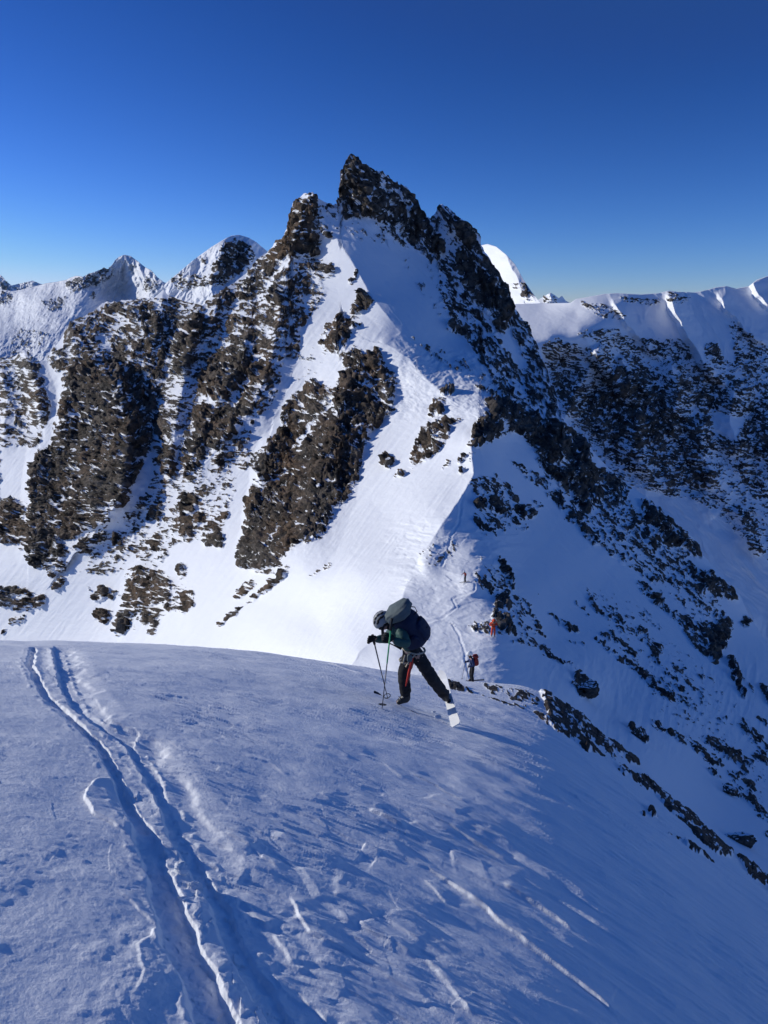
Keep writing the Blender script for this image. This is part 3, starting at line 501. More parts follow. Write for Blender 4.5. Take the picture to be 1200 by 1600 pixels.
def build_mountain():
    crest = dens_line(CREST)
    cpts = [(c[0], c[1]) for c in crest]; cv = [math.log(c[2]) for c in crest]
    fl = rbf(cpts + [(p[0], p[1]) for p in LEFT], cv + [math.log(p[2]) for p in LEFT])
    fr = rbf(cpts + [(p[0], p[1]) for p in RIGHT], cv + [math.log(p[2]) for p in RIGHT])
    def logY(U, Vv):
        cxx = np.interp(Vv, cr_y, cr_x) + 4.5 * fbm(Vv / 15, Vv * 0, 4)
        wt = sstep(-2.5, 2.5, U - cxx)
        o = np.empty(U.shape); L_ = wt < 1; R_ = wt > 0
        A_ = np.zeros(U.shape); B_ = np.zeros(U.shape)
        A_[L_] = fl(U[L_], Vv[L_]); B_[R_] = fr(U[R_], Vv[R_])
        return A_ * (1 - wt) + B_ * wt
    rf0 = rock_map(ROCK_B, STREAK_B, -320, 200, 1480, 1500, 2.2, .70)
    def ang(U, Vv):
        cxx = np.interp(Vv, cr_y, cr_x)
        low = sstep(780, 900, Vv) * 1.0
        left = 6 - 34 * low
        right = 44
        right = np.where(Vv < 420, 38, 44)
        return np.where(U < cxx, np.round(left / 8) * 8, right)
    # two fixed ledge directions per side keep the noise continuous
    def ang2(U, Vv):
        cxx = np.interp(Vv, cr_y, cr_x)
        return np.where(U < cxx, 4.0, 43.0)
    def tone(U, Vv):
        return np.clip(.45 + 1.3 * fbm(U / 60, Vv / 60, 3), 0, 1) * sstep(10, -10, U - np.interp(Vv, cr_y, cr_x))  # random warmth, cut off past the crest: shade put into the rock colour
    cols = np.arange(-300, 1460, 1.3)
    def bumps(U, Vv):
        m = sstep(585, 650, U) * sstep(860, 740, U) * sstep(770, 850, Vv)
        q = sstep(900, 940, Vv) * .5
        g = m * (1.6 * ridged(U / 60 + .5 * fbm(U / 40, Vv / 24, 2), Vv / 21, 3) + .45 * fbm(U / 9, Vv / 5, 3) + 1.0 * crag(U / 22, Vv / 9) * (1 - q)) * .75
        # wind flutes on the bank below the second skier, and furrows on the steep shaded flank
        g = g + sstep(790, 860, U) * sstep(1010, 1050, Vv) * sstep(1240, 1120, Vv) * .8 * ridged((U + Vv * .25) / 17, (Vv - U * .9) / 60, 3)
        a, b = rot(U, Vv, 47.)
        g = g + .30 * ridged(a / 90, b / 11, 4) * sstep(740, 860, U) * sstep(760, 900, Vv)
        g = g + (.45 * ridged(a / 70 + .4 * fbm(U / 30, Vv / 30, 2), b / 9, 4) + .5 * fbm(U / 26, Vv / 26, 4)) * sstep(0, 20, U - np.interp(Vv, cr_y, cr_x)) * sstep(800, 700, Vv)
        for tr in ([(655, 977), (690, 966), (712, 950), (708, 936), (722, 930), (741, 924), (743, 910), (728, 908)], [(706, 975), (716, 990), (724, 1010), (729, 1040), (735, 1062)], [(690, 885), (700, 860), (704, 838), (718, 815), (720, 790), (724, 772)]):
            d_, s_, l_ = pline(U + 2.5 * fbm(U / 14, Vv / 9, 2), Vv, tr)
            g = g - .6 * sstep(2.2, .8, d_) + .25 * np.exp(-((d_ - 3.6) / 1.2) ** 2)
        sh_ = sstep(590, 625, U) * sstep(800, 750, U) * sstep(530, 560, Vv) * sstep(670, 640, Vv)
        g = g + sh_ * (1.4 * ridged(U / 30 + Vv / 40, Vv / 16, 4) + .8 * fbm(U / 8, Vv / 5, 3))
        # small runnels on the sunlit face
        cxx = np.interp(Vv, cr_y, cr_x)
        a2, b2 = rot(U, Vv, -52.)
        g = g + .42 * ridged(a2 / 70 + .5 * fbm(U / 40, Vv / 40, 2), b2 / 10, 4) * sstep(0, -25, U - cxx) * sstep(420, 560, Vv)
        return g
    global MTN
    MTN = relief('mountain', cols, SKY_B, BOT_B, 1000, logY, RIBS_B, rf0, ang2, MAT_MTN, disp=1.25, tone=tone, snow_amp=.22, bumps=bumps, gul='both')
    return MTN
build_mountain()

# ================================================================== THE SHADED WALL AND GLACIER ON THE RIGHT
C_PTS = [(760, 476, 1010), (800, 474, 1000), (850, 473, 980), (895, 470, 930), (960, 458, 900), (1040, 455, 910), (1120, 446, 930), (1200, 432, 950), (1460, 380, 1020),
         (815, 525, 830), (860, 528, 815), (905, 515, 830), (945, 508, 850), (860, 500, 880), (900, 490, 890),
         (780, 600, 730), (860, 620, 700), (870, 560, 790), (950, 560, 815), (1000, 520, 855), (1050, 600, 800), (1150, 560, 850), (1200, 600, 820), (1460, 600, 860),
         (930, 700, 660), (1000, 660, 725), (1100, 700, 705), (1200, 720, 705), (1460, 750, 720),
         (960, 760, 610), (1000, 780, 600), (1060, 830, 575), (1100, 800, 620), (1200, 850, 600), (1130, 900, 540), (1200, 950, 530), (1200, 1050, 480), (1100, 960, 500), (1460, 1000, 560), (1460, 1250, 430), (780, 720, 600), (900, 850, 520)]
TOP_C = [(700, 478), (780, 476), (840, 474), (892, 473), (900, 467), (930, 462), (945, 459), (965, 458), (1000, 460), (1030, 458), (1045, 454), (1060, 456), (1085, 457), (1105, 453), (1118, 449), (1135, 447), (1150, 451), (1170, 447), (1183, 437), (1200, 431), (1300, 400), (1460, 380)]
BOT_C = [(700, 700), (850, 760), (930, 860), (1100, 1000), (1200, 1120), (1460, 1400)]
RIBS_C = [([(1040, 452), (1052, 480), (1072, 520), (1095, 560), (1112, 585), (1128, 600)], .038, 10, 26), ([(922, 540), (945, 572), (965, 595), (985, 622)], .042, 16, 24), ([(965, 555), (985, 585), (1005, 605), (1012, 620)], .018, 10, 14),
          ([(955, 462), (975, 500), (1000, 530), (1025, 556)], .016, 7, 34), ([(1118, 452), (1135, 485), (1165, 515), (1200, 545)], .014, 5, 26), ([(1176, 436), (1186, 462), (1210, 484)], .02, 9, 20), ([(1290, 420), (1310, 480), (1350, 540)], .02, 10, 30),
          ([(1045, 560), (1060, 610), (1050, 660)], .022, 26, 30), ([(930, 565), (900, 610), (880, 660)], .02, 26, 26), ([(1150, 590), (1140, 660), (1160, 720)], .025, 30, 34), ([(1000, 640), (990, 700), (1020, 750)], .022, 28, 28), ([(1090, 650), (1100, 720), (1130, 770)], .022, 28, 28), ([(1200, 640), (1210, 760)], .02, 30, 30),
          ([(1150, 790), (1170, 840), (1195, 870)], .014, 20, 20), ([(1090, 770), (1120, 810)], .012, 22, 20)]
ROCK_C = [([(900, 515), (960, 480), (1060, 462), (1200, 450), (1460, 420), (1460, 600), (1200, 600), (900, 600)], .155), ([(870, 540), (940, 540), (1000, 545), (1060, 560), (1140, 560), (1200, 560), (1460, 560), (1460, 900), (1300, 900), (1200, 880), (1100, 790), (960, 760), (870, 640)], .27), ([(845, 540), (870, 528), (900, 540), (950, 570), (1000, 580), (1050, 590), (1110, 590), (1200, 600), (1460, 600), (1460, 760), (1200, 722), (1120, 702), (1090, 720), (1122, 760), (1080, 762), (1040, 722), (1060, 760), (1035, 768), (1000, 735), (980, 742), (930, 692), (870, 622)], .60),
          ([(960, 590), (1040, 620), (1060, 680), (1000, 700), (940, 670), (900, 610)], .72), ([(1060, 560), (1110, 580), (1090, 600), (1050, 590)], .4),
          ([(900, 465), (960, 475), (990, 500), (940, 500), (905, 480)], .28), ([(965, 462), (1040, 468), (1025, 476), (970, 472)], .5), ([(1100, 540), (1120, 535), (1130, 570), (1105, 560)], .62), ([(935, 545), (955, 560), (960, 590), (940, 570)], .6), ([(985, 560), (1010, 575), (1008, 600), (990, 590)], .6),
          ([(1040, 455), (1080, 462), (1070, 475), (1045, 470)], .5), ([(900, 520), (960, 515), (1010, 545), (1000, 560), (940, 540)], .4), ([(1000, 530), (1075, 535), (1080, 560), (1040, 560), (1000, 550)], .5),
          ([(1140, 500), (1200, 545), (1200, 600), (1150, 570)], .42), ([(1120, 580), (1200, 600), (1190, 640), (1130, 620)], .45), ([(880, 545), (930, 545), (950, 620), (900, 610)], .45),
          ([(1110, 640), (1170, 650), (1150, 690), (1110, 680)], .2), ([(1060, 630), (1100, 640), (1085, 660)], .25),
          ([(1150, 700), (1170, 712), (1200, 760), (1200, 780), (1160, 750)], .6), ([(1060, 735), (1120, 738), (1110, 765), (1080, 762)], .72), ([(1010, 745), (1062, 765), (1060, 775), (1015, 760)], .6),
          ([(1090, 770), (1140, 790), (1130, 800), (1095, 785)], .4), ([(1150, 800), (1165, 798), (1190, 832), (1180, 840)], .6), ([(1150, 825), (1175, 840), (1197, 868), (1180, 868)], .65), ([(1130, 765), (1160, 780), (1200, 800), (1160, 800)], .25)]
def _wall(px, py):
    kx, kz = ray(px, py); return 701 / (.78 - .15 * float(kx) - float(kz))
cd = rbf([(p[0], p[1]) for p in C_PTS], [math.log(p[2] * 1.05) if p[0] < 950 and p[1] < 535 else math.log(_wall(p[0], p[1])) for p in C_PTS])
cmap = rock_map(ROCK_C, [], 680, 350, 1480, 1450, 4, .4)
relief('glacier_wall', np.arange(700, 1460, 1.0), TOP_C, BOT_C, 560, cd, RIBS_C, cmap, 12.0, MAT_WALL, disp=1.0, jag=.35, gul='right', lam=.62, back=.6,
       snow_amp=.35, extra=lambda U, Vv: -.005 * ridged(U / 45 - Vv / 70 + .8 * fbm(U / 90, Vv / 90, 3), Vv / 140, 4) * sstep(935, 990, U))

# ================================================================== PEAKS BEHIND
def peak(name, pts, top, bot, ribs, rock, x0, x1, step, rows, mat, disp, lam, jag=.6, back=.6, big=.01, snow=.4, ang=10., extra=None):
    f = rbf([(p[0], p[1]) for p in pts], [math.log(p[2]) for p in pts])
    mp = rock_map(rock, [], int(x0) - 20, 330, int(x1) + 30, 800, 2)
    return relief(name, np.arange(x0, x1, step), top, bot, rows, f, ribs, mp, ang, mat, disp=disp, jag=jag, lam=lam, back=back, snow_amp=snow, big=big, extra=extra)

# snow peak left of the summit
peak('snowy_peak', [(240, 460, 1000), (290, 420, 1000), (330, 387, 1020), (372, 368, 1050), (418, 392, 1080), (460, 430, 1100), (300, 480, 920), (345, 430, 965), (370, 440, 940), (420, 450, 1010), (330, 480, 900), (270, 520, 900), (460, 520, 980), (380, 520, 850)],
     [(230, 470), (250, 452), (262, 440), (285, 421), (300, 408), (330, 386), (350, 374), (362, 368), (374, 367), (388, 371), (400, 378), (418, 393), (440, 415), (480, 450)], [(230, 540), (480, 540)],
     [([(352, 372), (342, 410), (330, 440), (335, 480)], .04, 34, 30), ([(388, 372), (390, 400), (372, 440)], .02, 20, 24), ([(300, 410), (295, 440)], .015, 20, 14)],
     [([(345, 385), (365, 373), (380, 378), (400, 395), (395, 410), (370, 432), (345, 448), (330, 445), (330, 425), (342, 405)], .62), ([(270, 440), (300, 430), (330, 430), (330, 445), (280, 455)], .5), ([(310, 405), (325, 400), (320, 415)], .45), ([(262, 442), (290, 420), (285, 440)], .4)],
     230, 480, .9, 220, MAT_PEAK, 1.1, .6, jag=.6, extra=lambda U, Vv: -.011 * ridged(U / 24 + Vv / 50, Vv / 40, 4, .6))
# white peak beyond the right skyline
peak('white_peak', [(720, 420, 2100), (755, 382, 2000), (790, 400, 1800), (838, 468, 1450), (760, 440, 1820), (800, 465, 1560), (720, 520, 1850), (850, 520, 1300), (815, 440, 1600)],
     [(700, 430), (735, 396), (752, 383), (762, 381), (775, 385), (790, 397), (805, 413), (818, 437), (828, 452), (840, 468), (850, 480), (870, 490)], [(700, 540), (870, 540)],
     [([(790, 397), (810, 440), (820, 470)], .02, 40, 12)],
     [([(815, 440), (822, 445), (838, 468), (825, 472), (815, 462)], .62), ([(795, 450), (812, 440), (815, 455)], .35)], 700, 870, .9, 150, MAT_PEAK, 1.0, .8, jag=.35)
peak('small_distant_peak', [(830, 470, 3200), (862, 457, 3200), (890, 470, 3300), (860, 500, 3000), (800, 500, 3000), (920, 500, 3000)],
     [(820, 480), (840, 469), (852, 462), (860, 457), (868, 462), (873, 466), (878, 462), (884, 470), (900, 478)], [(820, 500), (900, 500)], [([(860, 457), (862, 475)], .02, 12, 12)],
     [([(850, 462), (868, 462), (872, 475), (848, 475)], .5)], 820, 900, .9, 50, MAT_PEAK, .9, .5, jag=.5)

# pyramid-shaped peak and the bright slope below it
FAR = [(-300, 500, 9000), (-100, 470, 8500), (0, 455, 7600), (50, 450, 7000), (100, 440, 6300), (130, 434, 5900), (150, 424, 5850), (165, 419, 5900), (185, 403, 6050), (197, 398, 6120), (214, 407, 5900), (230, 420, 5650), (250, 437, 5350), (300, 452, 5000),
       (140, 450, 5750), (165, 440, 5890), (185, 440, 6080), (195, 455, 6080), (185, 470, 5900), (205, 420, 6000), (215, 440, 5700), (225, 465, 5350), (210, 475, 5600), (150, 470, 5500), (165, 485, 5500), (245, 470, 5000),
       (130, 470, 5000), (110, 485, 4600), (90, 505, 4100), (60, 530, 3600), (20, 560, 3200), (0, 520, 4100), (0, 570, 3000), (-300, 600, 4000), (240, 490, 4800), (300, 490, 4700), (300, 560, 3500), (150, 560, 3200), (0, 640, 2200), (-300, 700, 2400), (300, 640, 2400), (60, 470, 5600), (30, 490, 5600), (0, 485, 6600), (90, 460, 5800)]
peak('pyramid_mountain', FAR, [(-300, 470), (-100, 455), (0, 452), (20, 455), (45, 450), (70, 443), (90, 440), (100, 438), (118, 431), (130, 432), (138, 428), (150, 424), (162, 418), (168, 421), (175, 414), (180, 406), (186, 401), (195, 398), (204, 400), (214, 407), (226, 417), (236, 422), (246, 433), (256, 441), (300, 452)], [(-300, 640), (300, 640)],
     [([(197, 400), (204, 425), (214, 450)], .018, 12, 6), ([(206, 406), (216, 430), (226, 455)], .014, 9, 5), ([(216, 412), (228, 438), (238, 460)], .014, 9, 5), ([(232, 422), (240, 445), (248, 462)], .012, 8, 5), ([(190, 404), (186, 425), (190, 445)], .008, 8, 6), ([(240, 428), (250, 450)], .010, 8, 10), ([(130, 434), (138, 460), (140, 480)], .016, 40, 14), ([(150, 470), (110, 500), (60, 540), (0, 575)], .010, 20, 30), ([(85, 445), (60, 480), (20, 510)], .02, 20, 25), ([(40, 455), (30, 490)], .02, 14, 20), ([(0, 455), (10, 500)], .03, 30, 30)],
     [([(100, 440), (130, 432), (160, 420), (166, 440), (140, 450), (110, 460)], .5), ([(140, 425), (175, 410), (180, 430), (160, 445)], .35), ([(60, 470), (110, 462), (100, 480), (80, 490)], .35), ([(140, 455), (150, 455), (146, 470), (138, 466)], .6), ([(0, 560), (40, 548), (60, 565), (0, 580)], .45), ([(225, 430), (250, 440), (240, 460), (225, 455)], .4), ([(20, 510), (90, 520), (60, 550), (10, 560)], .25), ([(190, 400), (215, 412), (225, 440), (205, 440)], .22), ([(0, 455), (20, 460), (20, 475), (0, 480)], .4)],
     -300, 300, .9, 300, MAT_FAR, 1.0, .42, jag=.8, big=.010, snow=.7, ang=-38., extra=lambda U, Vv: -.017 * ridged(U / 22 + Vv / 30, Vv / 40 - U / 60, 5, .6))
peak('distant_range', [(-300, 440, 21000), (0, 436, 20000), (60, 445, 19000), (150, 450, 19000), (300, 455, 20000), (-300, 500, 12000), (0, 500, 12000), (300, 500, 12000)],
     [(-300, 420), (-100, 445), (-40, 440), (-12, 436), (0, 429), (4, 432), (10, 440), (18, 446), (30, 443), (40, 441), (50, 438), (62, 443), (75, 446), (110, 448), (300, 452)], [(-300, 500), (300, 500)],
     [([(2, 430), (10, 460)], .05, 20, 20), ([(50, 438), (55, 460)], .03, 14, 14)], [([(-20, 440), (12, 440), (20, 470), (-20, 480)], .35)], -300, 300, 1.0, 80, MAT_FAR, 1.2, .5, jag=.6, big=.02, snow=.8, extra=lambda U, Vv: -.06 * ridged(U / 18, Vv / 14, 4, .6))

# ================================================================== NEAR SLOPE
SIL = [(-420, 1004, 7.0), (-200, 1003, 7.4), (0, 1003, 8.0), (130, 1003, 8.4), (250, 1007, 9.2), (330, 1012, 10), (400, 1018, 11), (500, 1031, 13.5), (575, 1045, 15.5), (650, 1057, 17), (700, 1064, 18), (745, 1069, 19), (790, 1068, 20), (835, 1068, 20), (862, 1079, 20),
       (890, 1105, 19), (930, 1140, 18), (968, 1166, 17), (1005, 1198, 15.5), (1031, 1229, 14.5), (1078, 1268, 13.3), (1123, 1311, 12.2), (1147, 1332, 11.7), (1200, 1376, 11), (1400, 1530, 9), (1600, 1680, 8)]
H0 = 1.9
_k = []; _T = []; _y = []
for px_, py_, ys_ in SIL:
    kx, kz = ray(px_, py_); _k.append(float(kx)); _T.append(-float(kz)); _y.append(ys_)
kd = np.linspace(-1.3, 1.9, 3200)
def _sm(a, s):
    k = np.exp(-np.arange(-4 * s, 4 * s + 1) ** 2 / (2.0 * s * s)); k /= k.sum()
    return np.convolve(np.pad(a, 4 * s, mode='edge'), k, 'valid')
Td = _sm(np.interp(kd, _k, _T), 36); yd = _sm(np.interp(kd, _k, _y), 30)
_dA = _sm(np.interp(kd, [-1.3, -1, -.56, 0, .4, .7, 1.2, 1.9], [.32, .36, .41, .465, .47, .56, .72, .8]), 60)
Ad = np.cumsum(_dA) * (kd[1] - kd[0]); Ad = Ad - np.interp(0, kd, Ad) + .30
Bd = np.clip(_sm(Td - Ad, 22), .1, .6) ** 2 / (4 * H0)
def AB(k): return np.interp(k, kd, Ad), np.interp(k, kd, Bd)
def near_y(k, T):
    A, B = AB(k); q = np.maximum(T - A, 1e-6); disc = np.maximum(q * q - 4 * B * H0, 0)
    return (q - np.sqrt(disc)) / (2 * B)
def near_h(x, y):
    k = x / np.maximum(y, .3); A, B = AB(k); return -H0 - A * y - B * y * y
def near_pt(px, py):
    kx, kz = ray(px, py); y = near_y(kx, -kz); return np.array([kx * y, y, kz * y]).T if np.ndim(kx) else (float(kx * y), float(y))

TRACK_L = [(372, 1680), (350, 1620), (333, 1583), (312, 1533), (290, 1483), (272, 1433), (256, 1387), (245, 1357), (234, 1327), (221, 1290), (203, 1262), (187, 1228), (174, 1195), (160, 1168), (143, 1149), (120, 1130), (100, 1108), (72, 1086), (60, 1065), (47, 1040), (52, 1014)]
TRACK_R = [(470, 1680), (440, 1600), (398, 1527), (378, 1490), (360, 1450), (340, 1407), (320, 1373), (302, 1342), (284, 1317), (272, 1292), (260, 1262), (240, 1230), (220, 1194), (204, 1163), (180, 1146), (146, 1126), (120, 1106), (98, 1070), (92, 1045), (85, 1014)]
LIPS = [  # (line, height m, steep width m, gentle width m)
    ([(178, 1214), (150, 1219), (136, 1232), (136, 1250), (150, 1272), (180, 1289), (200, 1304)], .05, .014, .22),
    ([(430, 1300), (462, 1316), (500, 1334), (545, 1350)], .05, .016, .25), ([(575, 1268), (605, 1283), (636, 1298)], .045, .016, .2), ([(570, 1322), (596, 1333)], .03, .02, .2), ([(395, 1316), (420, 1324)], .03, .02, .12),
    ([(452, 1396), (468, 1425), (486, 1455), (520, 1474), (560, 1494)], .03, .014, .2), ([(345, 1388), (378, 1402), (402, 1424), (420, 1442)], .045, .02, .2), ([(430, 1450), (450, 1480), (460, 1500)], .03, .014, .1), ([(425, 1510), (452, 1545), (490, 1570), (520, 1600)], .03, .014, .12),
    ([(630, 1346), (672, 1362), (716, 1394), (762, 1428), (800, 1462), (848, 1497), (896, 1534), (950, 1580), (1000, 1612)], .055, .018, .32), ([(664, 1378), (682, 1396), (702, 1418)], .025, .012, .15),
    ([(175, 1382), (205, 1403), (232, 1432), (246, 1444), (240, 1462), (214, 1478), (216, 1500), (229, 1520), (222, 1545), (200, 1562)], .030, .012, .12), ([(85, 1322), (110, 1328), (142, 1346)], .02, .012, .1),
    
    ([(206, 1130), (218, 1144), (208, 1158), (220, 1180), (246, 1200), (258, 1230), (266, 1262)], .035, .014, .14), ([(160, 1120), (186, 1128), (214, 1140)], .03, .014, .12), ([(110, 1082), (150, 1090), (160, 1104)], .02, .012, .1),
    ([(500, 1240), (530, 1262)], .02, .02, .2), ([(350, 1296), (372, 1312), (402, 1330), (440, 1362)], .030, .010, .14), ([(410, 1240), (440, 1256), (470, 1262)], .022, .010, .12), ([(640, 1210), (680, 1230), (730, 1262)], .03, .012, .2), ([(560, 1180), (600, 1196), (632, 1222)], .024, .012, .16), ([(480, 1160), (520, 1170), (556, 1190)], .02, .012, .14), ([(380, 1180), (420, 1192), (450, 1212)], .02, .012, .14), ([(700, 1290), (742, 1318), (800, 1352)], .035, .014, .22), ([(780, 1384), (840, 1420), (900, 1466)], .04, .014, .25), ([(520, 1396), (560, 1412), (590, 1436)], .03, .012, .18), ([(330, 1120), (380, 1130), (420, 1146)], .018, .014, .16), ([(250, 1080), (300, 1086), (345, 1098)], .016, .014, .16), ([(596, 1235), (560, 1225)], .02, .02, .1), ([(510, 1036), (560, 1052), (600, 1064)], .06, .05, .6), ([(480, 1072), (530, 1080), (580, 1092)], .03, .03, .3), ([(640, 1112), (660, 1120), (700, 1128)], .04, .04, .3), ([(660, 1500), (700, 1540), (740, 1600)], .03, .02, .3), ([(560, 1440), (600, 1470), (650, 1500)], .03, .03, .4),
    ([(470, 1350), (500, 1400), (560, 1450)], .03, .05, .5), ([(660, 1250), (720, 1280)], .03, .03, .4), ([(700, 1330), (760, 1350)], .025, .03, .4),
]
ROCK_A = [([(835, 1066), (862, 1077), (882, 1095), (912, 1118), (930, 1140), (950, 1155), (968, 1160), (987, 1174), (1008, 1200), (990, 1196), (960, 1176), (930, 1172), (905, 1165), (880, 1150), (862, 1135), (850, 1100)], .70),
          ([(828, 1108), (860, 1120), (885, 1145), (880, 1155), (850, 1130)], .6), ([(745, 1086), (775, 1092), (830, 1105), (820, 1112), (770, 1098)], .5), ([(697, 1066), (720, 1072), (745, 1088), (720, 1082), (698, 1076)], .8),
          ([(752, 1066), (780, 1070), (835, 1082), (850, 1105), (800, 1095), (760, 1082)], .46), ([(905, 1165), (940, 1172), (968, 1182), (950, 1186), (915, 1176)], .7),
          ([(963, 1203), (975, 1200), (990, 1208), (1012, 1214), (1031, 1232), (1045, 1244), (1060, 1256), (1079, 1268), (1100, 1290), (1124, 1314), (1148, 1334), (1142, 1345), (1120, 1338), (1095, 1318), (1075, 1295), (1050, 1275), (1025, 1248), (995, 1226), (975, 1215)], .70),
          ([(996, 1268), (1012, 1275), (1006, 1278)], .9), ([(1010, 1262), (1018, 1262), (1030, 1280), (1018, 1278)], .85), ([(1035, 1270), (1052, 1278), (1040, 1275)], .8), ([(1050, 1305), (1085, 1320), (1120, 1350), (1135, 1358), (1110, 1346), (1080, 1330)], .75), ([(1040, 1300), (1052, 1306), (1045, 1308)], .7),
          ([(1150, 1340), (1165, 1335), (1185, 1345), (1210, 1372), (1210, 1390), (1190, 1378), (1165, 1360)], .8), ([(1160, 1360), (1180, 1366), (1210, 1392), (1180, 1378)], .7), ([(1200, 1376), (1320, 1470), (1320, 1490), (1200, 1396)], .7), ([(910, 1145), (1000, 1215), (940, 1180)], .3)]
WD = None
def build_near():
    ks = np.concatenate([np.linspace(-1.05, -.75, 90), np.linspace(-.75, .95, 1380)[1:], np.linspace(.95, 1.6, 160)[1:]])
    A, B = AB(ks); Ts = A + 2 * np.sqrt(B * H0); ysil = np.sqrt(H0 / B)
    T0 = 1.75                                   # steepest look down
    R1 = 760; R2 = 110
    t = (np.linspace(0, 1, R1)[:, None]); T = T0 + (Ts - T0) * (1 - (1 - t) ** 1.7)
    q = np.maximum(T - A, 1e-6); y1 = (q - np.sqrt(np.maximum(q * q - 4 * B * H0, 0))) / (2 * B)
    y2 = ysil * (1 + 2.6 * (np.arange(1, R2 + 1)[:, None] / R2) ** 1.6)
    # keep spacing sane next to the brow
    Y = np.concatenate([y1, y2], 0); K = np.broadcast_to(ks, Y.shape); X = K * Y
    # soften the jump in row spacing at the brow
    Z = -H0 - A * Y - B * Y * Y
    P = np.stack([X, Y, Z], -1)
    # picture position of every vertex, for the hand-mapped features
    c = (Z / Y * CT + ST) / (CT - Z / Y * ST); dyy = CT + c * ST
    PX = 600 + FPX * K * dyy; PY = 800 - FPX * c
    h = np.zeros(X.shape)
    # wind-worked surface; streaks run down the right flank
    p0 = np.array(near_pt(700, 1200)); p1 = np.array(near_pt(900, 1300)); dv = p1 - p0; angd = math.degrees(math.atan2(dv[1], dv[0]))
    a, b = rot(X, Y, angd)
    rgt = sstep(-.15, .25, K)
    rough = sstep(.15, -.35, K)
    h += .028 * fbm(X / .9, Y / .9, 3) + .05 * fbm(X / 3.1 + 7, Y / 3.1, 3)
    a0, b0 = rot(X, Y, angd * .55)
    wa = a + .12 * fbm(X / .5, Y / .5, 2); wb = b + .05 * fbm(X / .6 + 5, Y / .6, 2)
    va = a0 + .06 * fbm(X / .3, Y / .3, 2); vb = b0 + .04 * fbm(X / .3 + 5, Y / .3, 2)
    sast = ridged(wa / .95, wb / .17, 4)
    gate = sstep(-.25, .35, fbm(X / 1.6 + 3, Y / 1.6, 3))
    farf = sstep(7.5, 4.0, Y)
    h += (.005 + .016 * rgt * (.25 + .75 * farf)) * sast * (.35 + .9 * gate)
    # scooped, wind-cut plates: steep towards the wind, gentle behind
    pl = crag(va / .34, vb / .20); pl2 = crag(va / .15 + 6, vb / .09)
    h += (.0035 + .002 * rough) * pl * gate + .0015 * pl2 * (.4 + gate)
    patch = sstep(-.05, .3, fbm(X / .7 + 11, Y / .7, 3))
    h += (.002 + .003 * rough) * patch * fbm(va / .16, vb / .08, 4)
    h += .0020 * fbm(va / .06, vb / .035, 4, .6) * (.5 + rough) + .008 * fbm(va / .62, vb / .22, 3) + .007 * sstep(.25, .55, ridged(va / .75 + 3, vb / .12, 3)) * gate + .007 * sstep(.1, .7, ridged(wa / 1.6 + 5, wb / .16, 3)) * rgt * farf
    cb = sstep(.0, .35, fbm(X / .33 + 2, Y / .33, 4)) * sstep(2.9, 2.2, Y) * sstep(.1, -.15, K)
    h += .008 * cb + .003 * cb * fbm(X / .03, Y / .03, 3)
    h += .034 * ridged(wa / 2.2 + 3, wb / .55, 3) * rgt
    # brighter pocked crust beyond the skier's line
    # pair of ski tracks
    wx = X + .022 * fbm(X / .18, Y / .18, 3); wy = Y + .022 * fbm(X / .18 + 9, Y / .18, 3)
    def wl(line): return [near_pt(*p) for p in line]
    dl, sl, al = pline(wx, wy, wl(TRACK_L)); dr, sr, ar = pline(wx, wy, wl(TRACK_R))
    bed = .026 + .018 * sstep(3.5, 2.8, Y) + .020 * sstep(2.8, 2.2, Y)
    wl_ = 1 + .45 * fbm(X / .4, Y / .4, 3)
    edge = .009 * fbm(X / .05, Y / .05, 3)
    s1 = np.clip(-sl * dl / bed, -1, 1); s2 = np.clip(-sr * dr / bed, -1, 1)          # -1 left edge, +1 right edge
    cl = sstep(bed * wl_ + .012, bed * wl_ - .010, dl + edge); crr = sstep(bed * wl_ * .8 + .012, bed * wl_ * .8 - .010, dr + edge)
    crumbs = crag(X / .05, Y / .05)
    h -= .048 * cl + .040 * crr
    h += (cl + crr) * (.009 * crumbs + .008 * fbm(X / .06, Y / .06, 3))
    mid = sstep(.20, .10, dl) * sstep(.20, .10, dr) * (1 - cl) * (1 - crr)
    h += mid * (.003 + .008 * fbm(X / .12, Y / .12, 3) + .006 * crag(X / .11, Y / .11))
    near_ = sstep(3.4, 2.2, Y)
    h -= .026 * sstep(.34, .08, dr) * (sr < 0) * (1 - crr) + .010 * crr
    h -= .020 * sstep(.20, .12, dl) * sstep(.20, .12, dr) * (1 - cl) * (1 - crr) * sstep(2.3, 2.9, Y)
    h += mid * near_ * (.010 + .012 * crag(X / .06, Y / .11))
    # plates of crust broken off beside the ruts
    brk = sstep(.02, .10, .24 + .16 * fbm(X / .35, Y / .35, 3) - dr) * (sr < 0) * sstep(2.6, 3.4, Y)
    h -= .016 * brk * (1 - crr)
    lipr = np.exp(-((dr - .085) / .018) ** 2) * (sr < 0) + .5 * np.exp(-((dl - .08) / .016) ** 2) * (sl > 0)
    h += lipr * (.002 + .03 * np.maximum(fbm(X / .1, Y / .1, 3), -.05))
    # faint old trail across to the skier
    TR2 = wl([(505, 1036), (560, 1062), (600, 1078), (640, 1100), (690, 1120)])
